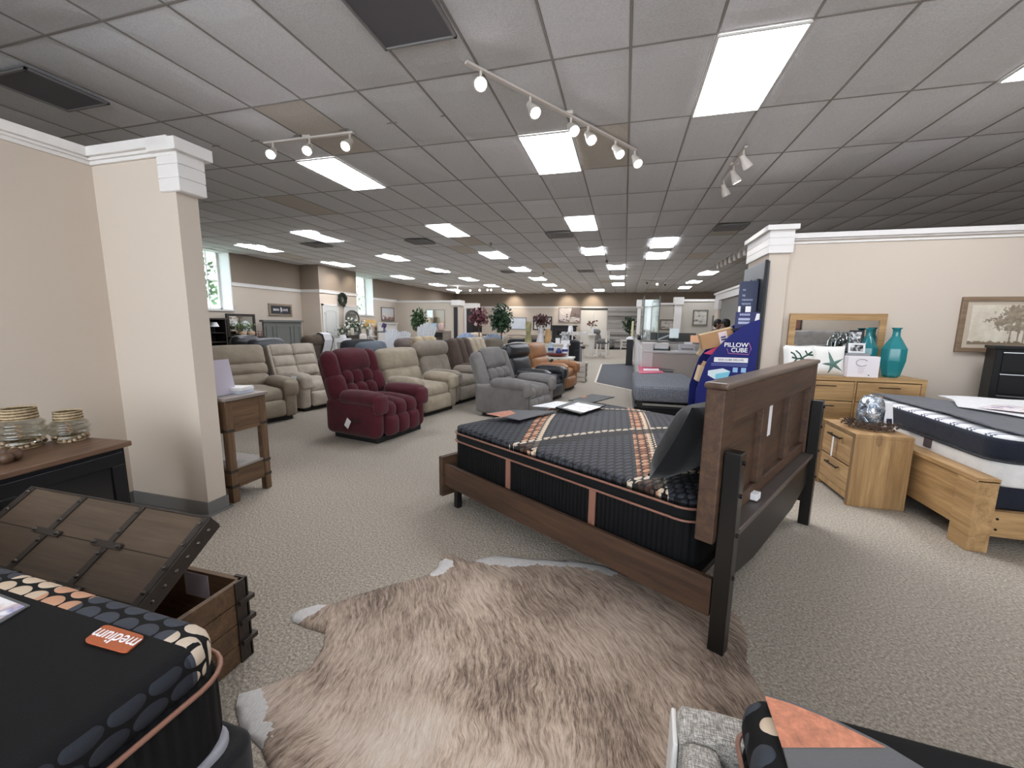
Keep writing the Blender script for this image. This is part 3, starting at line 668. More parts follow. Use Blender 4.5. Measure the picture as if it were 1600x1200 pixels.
t.set(**{'Base Color':t.mix(wn_,c,t.ramp(fine,[(.3,srgb(206,202,200)),(.7,srgb(238,236,236))])),'Roughness':.75,'Specular IOR Level':.25,'Sheen Weight':.15})
t.bump(t.math('ADD',fine,st),.7,.01); me.materials.append(t.m)
# ---- left foreground mattress on its black foundation
LC=az(357,978,.70); LA=-.02
lm=thing('mattress','near black mattress with polka dot edge and orange medium patch','mattress',(LC.x,LC.y,0),LA)
def sidemap(t,s):
    k=t.math('MULTIPLY',t.math('GREATER_THAN',s[0],-.03),t.math('LESS_THAN',s[1],-.05)); i=t.math('SUBTRACT',1.0,k)
    return t.math('ADD',t.math('MULTIPLY',s[0],i),t.math('MULTIPLY',s[1],k)),t.math('ADD',t.math('MULTIPLY',s[1],i),t.math('MULTIPLY',t.math('SUBTRACT',s[2],t.math('MULTIPLY',s[0],.6)),k))
t,s,m,dome,xv,row=dots_mat('dot_edge',.066,.044,None,None,.46,sidemap)
s2=t.sep(t.co()); cr_=t.math('GREATER_THAN',s2[0],-.095); ck=t.math('MULTIPLY',t.math('GREATER_THAN',s2[0],-.55),t.math('LESS_THAN',s2[0],-.42)); cb=t.math('MULTIPLY',t.math('LESS_THAN',s2[0],-.46),t.math('GREATER_THAN',s2[0],-.52))
crn=t.math('MULTIPLY',cr_,t.math('GREATER_THAN',s2[1],-.12))
edge=t.math('MAXIMUM',t.math('GREATER_THAN',s2[1],-.075),t.math('MULTIPLY',t.math('GREATER_THAN',s2[0],-.03),t.math('LESS_THAN',s2[2],.69)))
side=t.math('GREATER_THAN',s2[0],-.045)
oc=t.mix(t.math('MULTIPLY',cr_,t.math('GREATER_THAN',s2[1],-.075)),srgb(66,69,78),srgb(206,190,172)); oc=t.mix(ck,oc,srgb(196,150,122)); oc=t.mix(t.math('LESS_THAN',s2[0],-.55),oc,srgb(206,186,164)); oc=t.mix(t.math('LESS_THAN',s2[0],-.72),oc,srgb(66,69,78)); oc=t.mix(t.math('LESS_THAN',s2[1],-.085),oc,srgb(44,47,54))
t.set(**{'Base Color':t.mix(t.math('MULTIPLY',m,edge),srgb(16,16,18),oc),'Roughness':.8,'Specular IOR Level':.2}); t.bump(t.math('ADD',t.math('MULTIPLY',dome,edge),t.math('MULTIPLY',t.noise(t.co(),300,2),.1)),.5,.02)
mb=MB(); mattress_shell(mb,-1.55,0.0,-1.5,0.0,.60,.70,.09,.035); mb.build('pillow_top',t.m,lm,smooth=True)
mb=MB(); mattress_shell(mb,-1.55,0.005,-1.5,0.005,.42,.61,.09,.03); mb.build('border',RIB,lm,smooth=True)
mb=MB(); mb.tube(ring_path(-1.558,.01,-1.508,.01,.607,.09),.006,6,True); mb.build('piping',COPPER,lm,smooth=True)
# medium patch lying on top of the mattress: sewn on, a part
LEATH=leather('orange_leather',(176,92,54),.5)
A_=[az(x,y,.7015) for x,y in ((165,977),(228,996),(197,1022),(130,1003))]
Mi=Matrix.Translation((LC.x,LC.y,0))@Matrix.Rotation(LA,4,'Z'); Mi.invert()
Q=[Mi@p for p in A_]; cQ=sum(Q,Vector())/4
mb=MB()
pts=[]
for i in range(4):
    p=Q[i]; a=Q[i-1]; b=Q[(i+1)%4]
    for k_ in range(5):
        w_=k_/4; q0=p.lerp(a,.16); q1=p.lerp(b,.16); pts.append(q0.lerp(p,w_).lerp(p.lerp(q1,w_),w_))
mb.prism([(p.x,p.y,.701) for p in pts],(0,0,.004)); pt=mb.build('patch',LEATH,lm); fix(pt); pt['label']='orange leather patch reading medium'
ex=(Q[1]-Q[0]); ang=math.atan2(-ex.y,-ex.x)
text('lettering','medium',.040,PAPER,pt,(cQ.x,cQ.y,.7055),(0,0,ang+.03))
fd=thing('foundation','black box foundation under the near left mattress','foundation',(LC.x,LC.y,0),LA)
mb=MB(); mattress_shell(mb,-1.53,.03,-1.48,.03,.06,.40,.05,.02); mb.build('box',fabric('foundation_black',(16,16,18),.85),fd,smooth=True)
mb=MB(); mattress_shell(mb,-1.52,-.0,-1.47,.0,.395,.425,.05,.01); k=mb.build('liner',fabric('liner_grey',(150,150,158),.9),fd,smooth=True)
for x,y in ((-.06,-.06),(-.06,-1.4),(-1.45,-.06),(-1.45,-1.4)): mb=MB(); mb.lathe([(.03,0),(.03,.07)],(x,y,0),10); mb.build('leg',BLK,fd)
sheet('info_card',[(-60,905),(0,929),(47,947),(-5,978),(-110,960)],.7015,.003,GREYF,'white info card at the left edge of the near black mattress','card',None,[('print_page',[(-50,910),(0,933),(39,948),(-5,970),(-90,955)],PRINT,None)])
# ---- trunk with raised lid
STRAP=plain('strap_dark',(48,41,36),.5,bump=.2,bs=90); RIV=plain('rivet',(92,86,80),.35,.8)
tk=thing('blanket_chest','rustic wood trunk with iron straps and its lid propped open','trunk',(-1.46,1.20,0),0)
W_,D_,H_=1.02,.46,.355
mb=MB()
for k in range(4):
    z0=k*H_/4; z1=z0+H_/4-.004
    mb.bb(-W_,0,-.022,0,z0,z1); mb.bb(-W_,0,-D_,-D_+.022,z0,z1); mb.bb(-.022,0,-D_,0,z0,z1); mb.bb(-W_,-W_+.022,-D_,0,z0,z1)
mb.bb(-W_+.02,-.02,-D_+.02,-.02,.02,.04)
bx=mb.build('box',RUS(0),tk,bev=.002)
for y in (-.0,-D_): mb=MB(); mb.bb(-.05,.006,y-.006,y+.006,0,H_); mb.bb(-.002,.006,min(y,y+(-.05 if y==0 else .05)),max(y,y+(-.05 if y==0 else .05)),0,H_); mb.build('corner_iron',STRAP,bx)
for k in range(3): mb=MB(); z=H_*(k+1)/4; mb.bb(-.03,.02,-.045,.022,z-.012,z+.008); mb.build('batten_end',STRAP,bx,bev=.002); mb=MB(); mb.bb(-.03,.02,-D_-.022,-D_+.045,z-.012,z+.008); mb.build('batten_end',STRAP,bx,bev=.002)
mb=MB(); mb.bb(-.30,-.17,-.026,-.0225,H_-.12,H_-.015); mb.build('paper_tag',plain('tag_lilac',(190,180,190),.6),bx)
# lid: hinged on the near long side
lidM=Matrix.Translation((0,-D_,H_))@Matrix.Rotation(.62,4,'X')
mb=MB(lidM); mb.bb(-W_,0,0,D_,0.0,.05); mb.bb(-W_+.02,-.02,.02,D_-.02,-.004,.0)
ld=mb.build('lid',wood('lid_wood',(70,57,46),(98,81,66),0,knots=False),tk,bev=.003)
mb=MB(lidM)
for x in (-W_+.02,-W_*.66,-W_*.335,-.02): mb.bb(x-.014,x+.014,-.004,D_+.004,.05,.055)
mb.bb(-.004,.004,0,D_,-.004,.054); mb.bb(-W_-.004,-W_+.004,0,D_,-.004,.054)
for x in (-W_*.66,-W_*.335):
    for y in (D_*.33,D_*.66): mb.bb(x-.075,x+.075,y-.011,y+.011,.054,.060)
mb.bb(-W_,0,D_-.001,D_+.005,0,.055)
mb.build('strap',STRAP,ld)
mb=MB(lidM)
for x in (-W_+.02,-W_*.66,-W_*.335,-.02):
    for q in range(6): mb.lathe([(.008,.056),(.006,.062),(.002,.064)],(x,D_*(.05+q*.18),0),8)
for x in (-W_*.66,-W_*.335):
    for y in (D_*.33,D_*.66):
        for dx in (-.062,.062): mb.lathe([(.008,.06),(.006,.067),(.002,.069)],(x+dx,y,0),8)
mb.M=lidM@Matrix.Rotation(PI/2,4,'Y')
for q in range(9): mb.lathe([(.007,.004),(.002,.009)],(-.027,D_*(.05+q*.11),0),8)
mb.build('rivet',RIV,ld)
mb=MB(lidM)
for y in (D_*.33,D_*.66): mb.bb(-W_+.02,-.02,y-.002,y+.002,.0495,.0508)
mb.build('plank_seam',plain('seam_dark',(46,38,30),.8),ld)
# ---- console cabinet by the wall
K0=az(206,688,.72)
cb_=thing('console_cabinet','black glass door console cabinet with a brown wood top','cabinet',(K0.x,K0.y,0),.09)
mb=MB(); mb.bb(-.42,0,-1.7,0,.69,.72); mb.build('top',wood('console_top',(82,60,46),(124,94,74),1,knots=False),cb_,bev=.006)
NAVY=plain('cabinet_black',(13,15,20),.4)
mb=MB(); mb.bb(-.40,-.02,-1.67,-.03,.06,.69); mb.build('carcass',NAVY,cb_,bev=.003)
for k in range(3):
    y1=-.05-k*.54; y0=y1-.5
    mb=MB(); 
    for a in ((y0,y1,.1,.16),(y0,y1,.6,.67),(y0,y0+.06,.16,.6),(y1-.06,y1,.16,.6)): mb.bb(-.02,-.002,*a)
    d_=mb.build('door',NAVY,cb_,bev=.003)
    mb=MB(); mb.bb(-.016,-.012,y0+.06,y1-.06,.16,.6); mb.build('pane',plain('smoked_glass',(34,35,36),.12),d_)
for y in (-.05,-1.65):
    for x in (-.06,-.37): mb=MB(); mb.bb(x-.03,x+.03,y-.03,y+.03,0,.06); mb.build('leg',NAVY,cb_)
# jars
t=NT('rattan'); v=t.co(); s=t.sep(v); a=t.math('SINE',t.math('MULTIPLY',s[2],420)); n=t.noise(t.co(scale=(40,40,40)),2,2); h=t.math('ADD',t.math('MULTIPLY',a,.4),n)
t.set(**{'Base Color':t.ramp(h,[(.1,srgb(112,92,66)),(.6,srgb(176,154,120)),(1,srgb(204,186,152))]),'Roughness':.8}); t.bump(h,.6,.006); RAT=t.m
JG=glassy('jar_glass',(232,232,228),.03,.35); BEAD=plain('bead_wood',(190,166,140),.6); TWINE=plain('twine',(146,122,96),.9)
def jar(px,py,R,H,lab,full=True):
    p=az(px,py,.72); o=thing('glass_jar',lab,'jar',(p.x,p.y,.72),0,'rattan trimmed jars on the console')
    zb,zt=.22*H,.70*H
    mb=MB(); pr=[(R*.62,.004),(R*.62,zb*.6)]
    for k in range(49): q=k/48; pr.append((R*(.82+.16*math.sin(PI*min(1,q*1.02)))+R*.05*math.cos(q*7*PI),zb*.6+(zt-zb*.6)*q))
    pr+=[(R*.62,zt+.02*H),(R*.60,H*.97)]
    mb.lathe(pr,n=28,cap=False); mb.lathe([(r-.006,z) for r,z in pr],n=28,cap=False); mb.lathe([(R*.6,.006),(.001,.006)],n=24,cap=False)
    mb.build('vessel',JG,o,smooth=True)
    mb=MB(); mb.lathe([(R*.66,0),(R*.70,.02*H),(R*.70,.19*H),(R*.66,.21*H)],n=28,cap=False); mb.build('base_band',RAT,o,smooth=True)
    mb=MB(); mb.lathe([(R*.69,.72*H),(R*.71,.74*H),(R*.67,.98*H),(R*.70,H),(R*.65,H),(R*.64,.74*H)],n=28,cap=False); mb.build('collar',RAT,o,smooth=True)
    mb=MB()
    for k in range(22):
        a=2*PI*k/22; mb.ball((R*.80*math.cos(a),R*.80*math.sin(a),.14*H+.015*math.sin(a*3)),.009,5)
    mb.build('bead_string',BEAD,o,smooth=True)
    mb=MB(); a0=-.5
    for k in range(3): z=(.33+.11*k)*H; mb.tube([(R*.98*math.cos(a0),R*.98*math.sin(a0),z),(R*1.18*math.cos(a0+.1),R*1.18*math.sin(a0+.1),z+.012),(R*1.25*math.cos(a0-.1),R*1.25*math.sin(a0-.1),z+.03)],.004,5)
    mb.build('twine_tie',TWINE,o)
jar(38,699,.098,.215,'larger glass jar with rattan collar, left on the console')
jar(112,688,.085,.17,'smaller glass jar with rattan collar, right on the console')
p=az(-6,722,.72); o=thing('bead_garland','brown wooden bead string at the photo left edge on the console','beads',(p.x,p.y,.72)); mb=MB()
for k in range(9): mb.ball((.08*math.cos(k*.7),.06*math.sin(k*.7),.028),.027,7)
mb.build('bead',plain('bead_brown',(88,64,46),.5),o,smooth=True)
# ---- end table by the partition end
et=thing('end_table','tall narrow brown end table at the partition end','table',(-2.835,2.30,0),0)
ETW=RUS(2); ETX=wood('rustic',(70,52,38),(122,94,68),1)
mb=MB(); mb.bb(-.62,.015,-.015,.37,.80,.825); mb.build('top',plain('table_top_grey',(138,128,122),.3,var=.1,bs=20),et,bev=.004)
for x in (-.05,-.59):
    for y in (0.0,.30):
        mb=MB(); mb.bb(x,x+.05,y,y+.055,0,.80); l=mb.build('leg',ETW,et,bev=.004)
        for z in (.56,.24,.12): mb=MB(); mb.bb(x-.003,x+.053,y-.003,y+.058,z,z+.022); mb.build('band',STRAP,l)
mb=MB(); mb.bb(-.02,-.008,.05,.305,.55,.80); mb.bb(-.59,-.57,.05,.305,.55,.80); mb.bb(-.55,-.05,.01,.025,.55,.80); mb.bb(-.55,-.05,.33,.345,.55,.80); mb.build('apron',ETX,et,bev=.002)
mb=MB(); mb.bb(-.02,-.006,.05,.305,.11,.26); mb.bb(-.59,-.57,.05,.305,.11,.26); mb.bb(-.55,-.05,.01,.025,.11,.26); mb.bb(-.55,-.05,.33,.345,.11,.26); mb.build('lower_rail',ETX,et,bev=.002)
mb=MB(); mb.bb(-.57,-.01,.02,.335,.26,.275); mb.build('shelf',plain('shelf_grey',(150,142,136),.35),et)
ep=Vector((-2.835,2.30,0))
# things on it
o=thing('sign_holder','slanted acrylic sign with a printed page on the end table','sign',ep+Vector((-.13,.10,.826)),0)
mb=MB(); mb.prism([(0,-.09,.0),(.002,-.09,.0),(-.05,-.09,.27),(-.055,-.09,.27)],(0,.2,0)); mb.build('page',plain('page_lilac',(196,190,206),.4),o)
mb=MB(); mb.bb(-.07,.03,-.09,.11,0,.006); mb.build('base',PANE,o)
for k,(z,lab,a) in enumerate(((.826,'lower bundle in the paper stack on the end table',.1),(.850,'upper bundle in the paper stack on the end table',.25))):
    mb=MB()
    for q in range(4): mb.box((0,0,.003+q*.006),(.20-.004*q,.15,.005),.01*q)
    tag(mb.build('paper_bundle',plain('paper_bluish',(206,212,224),.6) if k==0 else PAPER,None,ep+Vector((-.16,.235,z)),a),lab,'paper','papers on the end table')
mb=MB(); mb.bb(-.06,.06,-.05,.05,0,.03); mb.bb(-.055,.062,-.048,.046,.03,.042); tag(mb.build('box',PAPER,None,ep+Vector((-.16,.10,.276)),.1,bev=.003),'small white box on the end table lower shelf','box')
# ---- right foreground: fabric bed with black mattress
G0=az(1058,1097,.48)
gb=thing('upholstered_bed','grey tweed upholstered bed base at the bottom edge','bed',(G0.x,G0.y,0),-.06)
t=NT('tweed'); v=t.co(); n1=t.noise(t.co(scale=(400,40,400)),1,2); n2=t.noise(t.co(scale=(40,400,400)),1,2); h=t.math('ADD',t.math('MULTIPLY',n1,.5),t.math('MULTIPLY',n2,.5))
t.set(**{'Base Color':t.ramp(h,[(.38,srgb(112,108,104)),(.5,srgb(158,153,147)),(.62,srgb(206,202,196))]),'Roughness':.95}); t.bump(h,.4,.004); TWEED=t.m
mb=MB(); mb.puff((.72,-.035,.26),(1.44,.11,.44),.03,.002,8); mb.build('end_panel',TWEED,gb,smooth=True)
mb=MB(); mb.puff((.046,-.6,.26),(.09,1.04,.44),.03,.0,8); mb.build('side_rail',TWEED,gb,smooth=True)
mb=MB(); mb.puff((-.006,-.035,.25),(.014,.10,.40),.006,0,6); mb.build('welt',plain('welt_white',(214,212,210),.6),gb)
for x,y in ((.05,-.06),(1.38,-.06)): mb=MB(); mb.bb(x-.03,x+.03,y-.03,y+.03,0,.05); mb.build('leg',BLK,gb)
Rz=Matrix.Rotation(-.06,3,'Z')
rm=thing('mattress','black mattress with cream dots in the bottom right corner','mattress',G0*Vector((1,1,0)).x if False else (G0.x,G0.y,0),-.06)
t,s,m,dome,xv,row=dots_mat('dot_edge_corner',.058,.052,None,None,.36)
s2=t.sep(t.co()); e1=t.math('LESS_THAN',s2[0],.215); 
wn=t.new('ShaderNodeTexWhiteNoise',noise_dimensions='2D'); cc=t.new('ShaderNodeCombineXYZ'); t.l.new(t.math('FLOOR',xv),cc.inputs[0]); t.l.new(row,cc.inputs[1]); t.l.new(cc.outputs[0],wn.inputs['Vector'])
t.set(**{'Base Color':t.mix(t.math('MULTIPLY',m,e1),srgb(14,14,16),t.ramp(wn.outputs[0],[(.45,srgb(60,64,72)),(.5,srgb(206,186,164))])),'Roughness':.8,'Specular IOR Level':.2}); t.bump(t.math('MULTIPLY',dome,e1),.5,.02)
mb=MB(); mattress_shell(mb,.105,1.4,-1.4,-.10,.55,.66,.05,.045); mb.build('pillow_top',t.m,rm,smooth=True)
mb=MB(); mattress_shell(mb,.11,1.4,-1.4,-.105,.405,.56,.05,.02); mb.build('border',RIB,rm,smooth=True)
mb=MB(); mb.tube(ring_path(.102,1.405,-1.405,-.097,.555,.05),.005,6,True); mb.build('piping',COPPER,rm)
sheet('mattress_card',[(1195,1088),(1235,1100),(1290,1122),(1383,1168),(1460,1215),(1235,1215),(1222,1168)],.668,.006,GREYF,'large orange and grey felt card on the bottom right mattress','card',None,[('orange_end',[(1195,1088),(1235,1100),(1290,1122),(1383,1168),(1222,1168)],ORF,'orange end of the card')])
mb=MB(); mb.bb(.14,1.39,-1.38,-.11,.28,.40); mb.build('slat_deck',BLK,gb)
# ================================================================ RIGHT: oak bedroom set
HND=plain('handle_bronze',(40,34,30),.4,.6)
ns=thing('nightstand','oak two drawer nightstand holding the silver vase and twig wreath','nightstand',(1.77,3.66,0),0)
mb=MB(); mb.bb(0,.38,0,.035,0,.555); mb.bb(0,.38,.515,.55,0,.555); mb.bb(.0,.38,.0,.55,.555,.585); mb.bb(.35,.38,.03,.52,.05,.56); mb.bb(.02,.36,.03,.52,.08,.10); mb.bb(.005,.03,.035,.515,.04,.09)
mb.build('carcass',wood('oak',(138,104,66),(198,162,114),2,.8,.5,planks=.12,pax=0),ns,bev=.003)
for z0,z1 in ((.31,.55),(.095,.30)):
    mb=MB(); mb.bb(.004,.03,.04,.51,z0,z1); d=mb.build('drawer',OK(1),ns,bev=.004)
    mb=MB(); zz=z1-.05; mb.bar((-.022,.17,zz),(-.022,.38,zz),.010,.014); mb.bar((-.022,.19,zz),(.005,.19,zz),.01); mb.bar((-.022,.36,zz),(.005,.36,zz),.01); h=mb.build('handle',HND,d,bev=.002)
mb=MB(); mb.bb(-.024,-.022,.262,.285,.32,.49); mb.build('price_tag',PAPER,ns)
# twig wreath + silver vase + card
wc=Vector((1.98,3.92,.586))
o=thing('twig_wreath','brown twig wreath lying on the oak nightstand','wreath',wc)
rn=random.Random(3); mb=MB()
for k in range(150):
    a=rn.random()*2*PI; r=.135+.03*(rn.random()-.5); z=.012+.035*rn.random(); d=Vector((math.cos(a+1.3+rn.random()),math.sin(a+1.3+rn.random()),rn.random()*.7-.25)).normalized()
    p=Vector((r*math.cos(a),r*math.sin(a),z)); mb.tube([p,p+d*.035,p+d*.06+Vector((0,0,.01))],.0022,4)
mb.build('twig',plain('twig_brown',(84,64,50),.9,var=.3,bs=60),o)['kind']='stuff'
mb=MB()
for k in range(110):
    a=rn.random()*2*PI; r=.145+.075*(rn.random()-.5); z=.012+.045*rn.random(); mb.ball((r*math.cos(a),r*math.sin(a),z),.006+.003*rn.random(),4)
mb.build('berry',plain('berry_brown',(70,50,42),.6),o)['kind']='stuff'
t=NT('mercury_glass'); n=t.noise(t.co(scale=(9,9,9)),1.5,3,.6,1.5); t.set(**{'Base Color':t.ramp(n,[(.35,srgb(96,106,120)),(.5,srgb(168,178,192)),(.65,srgb(226,230,236))]),'Metallic':.85,'Roughness':.22}); t.bump(n,.6,.03); MERC=t.m
o=thing('vase','round silver mercury glass vase inside the twig wreath','vase',wc+Vector((-.01,-.01,0)))
mb=MB(); mb.lathe([(.055,0),(.078,.03),(.088,.09),(.089,.16),(.08,.22),(.06,.26),(.04,.272),(.035,.26)],n=22); mb.build('body',MERC,o,smooth=True)
o=thing('info_card','white standing card behind the silver vase','card',(2.085,3.98,.586),.3)
mb=MB(); mb.prism([(-.115,0,0),(.115,0,0),(.115,.035,.20),(-.115,.035,.20)],(0,.004,0)); mb.build('card_face',PAPER,o); 
mb=MB(); mb.prism([(-.02,-.001,.01),(.03,-.001,.01),(.03,.008,.075),(-.02,.008,.075)],(0,-.002,0)); k=mb.build('emblem',plain('emblem_brown',(70,52,44),.6),o)
mb=MB(); mb.prism([(.055,-.001,.01),(.10,-.001,.01),(.10,.008,.07),(.055,.008,.07)],(0,-.002,0)); k=mb.build('emblem',plain('emblem_navy',(28,36,66),.6),o)
mb=MB(); mb.bb(-.1,.1,0,.06,0,.004); mb.build('stand',PAPER,o)
# second bed
b2=thing('platform_bed','oak platform bed with thick footboard post on the right','bed',(2.17,3.10,0),0)
mb=MB(); mb.bb(0,.11,.0,.16,0,.47); mb.build('leg',wood('oak',(138,104,66),(198,162,114),1,.8,.5),b2,bev=.004)
mb=MB(); mb.bb(0,.11,1.55,1.71,0,.47); mb.build('leg',OK(2),b2,bev=.004)
mb=MB(); mb.bb(.012,.10,.16,1.55,.12,.455); mb.build('footboard',wood('oak',(138,104,66),(198,162,114),1,.8,.5,planks=.085,pax=2),b2,bev=.004)
mb=MB(); mb.bb(-.005,.115,.0,1.71,.455,.485); mb.build('cap_rail',OK(1),b2,bev=.004)
for y in (.03,1.64):
    mb=MB(); mb.bb(.11,2.3,y,y+.04,.10,.27); r=mb.build('side_rail',OK(0),b2,bev=.004)
    for z in (.15,.22): mb=MB(); mb.cyl((.15,y-.003,z),(.15,y+.01,z),.008,n=8); mb.build('bolt',BLKM,r)
mb=MB(); mb.bb(.11,2.3,.07,1.64,.20,.27); mb.build('slat_deck',plain('deck_dark',(40,34,30),.7),b2)
mb=MB(); mb.bb(2.26,2.34,.0,1.71,0,1.1); mb.build('headboard',OK(1),b2,bev=.005)
NVY=fabric('navy_fabric',(27,31,44),.8,.15,12); WKN=fabric('white_knit',(214,212,210),.9,.06,20)
f2=thing('foundation','navy box foundation under the white and navy mattress','foundation',(2.17,3.10,0),0)
mb=MB(); mattress_shell(mb,.13,2.25,.085,1.63,.272,.41,.05,.015); mb.build('box',NVY,f2,smooth=True)
m2=thing('mattress','white mattress with navy upper side on the oak platform bed','mattress',(2.17,3.10,0),0)
mb=MB(); mattress_shell(mb,.12,2.25,.075,1.64,.412,.575,.12,.02); mb.build('border',WKN,m2,smooth=True)
mb=MB(); mattress_shell(mb,.118,2.25,.07,1.645,.58,.72,.12,.03); mb.build('gusset',NVY,m2,smooth=True)
mb=MB(); mb.tube(ring_path(.114,2.245,.07,1.645,.577,.12),.008,6,True); mb.build('piping',plain('piping_navy',(36,38,48),.6),m2,smooth=True)
t=NT('striped_top'); s=t.sep(t.co()); q=t.math('FRACT',t.math('DIVIDE',s[1],.15)); l1=t.math('MULTIPLY',t.math('GREATER_THAN',q,.05),t.math('LESS_THAN',q,.16)); l2=t.math('MULTIPLY',t.math('GREATER_THAN',q,.28),t.math('LESS_THAN',q,.39))
t.set(**{'Base Color':t.mix(t.math('MAXIMUM',l1,l2),srgb(228,228,230),srgb(84,92,112)),'Roughness':.85}); t.bump(t.voro(t.co(scale=(5,5,5)),1.1),.2,.01)
mb=MB(); mattress_shell(mb,.135,2.24,.085,1.63,.70,.735,.11,.03,crown=.03); mb.build('quilted_top',t.m,m2,smooth=True)
mb=MB(); mb.bb(.1135,.118,.62,.70,.50,.575); mb.build('care_label',plain('label_mauve',(84,74,80),.6),m2)
# protector sheets and flyers on it
SLATE=fabric('slate_cloth',(86,88,94),.9,.1,10)
def drape(name,poly,z,m,label,cat,th=.007,seed=0):
    bm=bmesh.new(); c=sum((Vector(p) for p in poly),Vector((0,0)))/len(poly)
    vs=[bm.verts.new((p[0]-c.x,p[1]-c.y,0)) for p in poly]; bm.faces.new(vs)
    xs=[p[0]-c.x for p in poly]; ys=[p[1]-c.y for p in poly]
    k=min(xs)
    while k<max(xs): bmesh.ops.bisect_plane(bm,geom=bm.verts[:]+bm.edges[:]+bm.faces[:],plane_co=(k,0,0),plane_no=(1,0,0)); k+=.05
    k=min(ys)
    while k<max(ys): bmesh.ops.bisect_plane(bm,geom=bm.verts[:]+bm.edges[:]+bm.faces[:],plane_co=(0,k,0),plane_no=(0,1,0)); k+=.05
    for v in bm.verts: v.co.z=.005*(1+math.sin(v.co.x*9+seed+2*math.sin(v.co.y*6)))
    bmesh.ops.recalc_face_normals(bm,faces=bm.faces); r=bmesh.ops.extrude_face_region(bm,geom=bm.faces[:])
    for g in r['geom']:
        if isinstance(g,bmesh.types.BMVert): g.co.z+=th
    bmesh.ops.recalc_face_normals(bm,faces=bm.faces)
    for f in bm.faces: f.smooth=True
    me=bpy.data.meshes.new(name); bm.to_mesh(me); bm.free(); me.materials.append(m); o=bpy.data.objects.new(name,me); COL.objects.link(o); o.location=(c.x,c.y,z); tag(o,label,cat); return o
drape('bed_runner',[(2.40,3.19),(3.2,3.19),(3.2,3.5),(2.95,3.8),(2.85,4.1),(2.8,4.4),(2.75,4.7),(2.36,4.72),(2.38,4.3),(2.40,3.9),(2.36,3.5)],.755,SLATE,'slate grey cloth runner spread along the foot of the striped mattress','runner')
drape('folded_cloth',[(2.9,3.55),(3.7,3.5),(3.7,4.6),(2.85,4.65),(2.78,4.35),(2.62,4.05)],.776,fabric('white_cloth',(222,221,222),.9,.05,20),'white folded cloth lying over the slate grey runner','cloth',seed=2)
drape('flyer',[(2.68,3.95),(2.95,3.75),(3.25,3.95),(2.95,4.12)],.798,PRINT,'pale printed flyer on the striped mattress','flyer',.002,1)
# dresser
dr=thing('dresser','oak six drawer dresser against the right partition','dresser',(1.93,5.42,0),0)
mb=MB(); mb.bb(0,1.28,0,.42,.80,.845); mb.bb(0,.045,0,.42,0,.8); mb.bb(1.235,1.28,0,.42,0,.8); mb.bb(.04,1.24,.39,.415,.05,.8); mb.bb(.04,1.24,.02,.40,.06,.085); mb.bb(.62,.64,.01,.4,.08,.8)
mb.build('carcass',wood('oak',(138,104,66),(198,162,114),0,.8,.5),dr,bev=.003)
for cx0,cx1 in ((.05,.615),(.645,1.23)):
    for z0,z1 in ((.57,.79),(.335,.56),(.10,.325)):
        mb=MB(); mb.bb(cx0,cx1,.004,.03,z0,z1); d=mb.build('drawer',OK(0),dr,bev=.003)
        mb=MB(); cx=(cx0+cx1)/2; zz=z1-.05; mb.bar((cx-.10,-.022,zz),(cx+.10,-.022,zz),.012,.010); mb.bar((cx-.08,-.022,zz),(cx-.08,.005,zz),.01); mb.bar((cx+.08,-.022,zz),(cx+.08,.005,zz),.01); mb.build('handle',HND,d,bev=.002)
DZ=.846
MIR=plain('mirror_glass',(228,230,230),.02,1.0)
o=thing('dresser_mirror','oak framed mirror standing behind the dresser decor','mirror',(2.47,5.84,DZ),0)
mb=MB(); 
for a in ((-.5,.5,.64,.72),(-.5,.5,0,.08),(-.5,-.43,.08,.64),(.43,.5,.08,.64)): mb.bb(a[0],a[1],-.02,.02,a[2],a[3])
mb.build('frame',OK(0),o,bev=.003); mb=MB(); mb.bb(-.43,.43,-.004,.01,.08,.64); mb.build('glass',MIR,o)
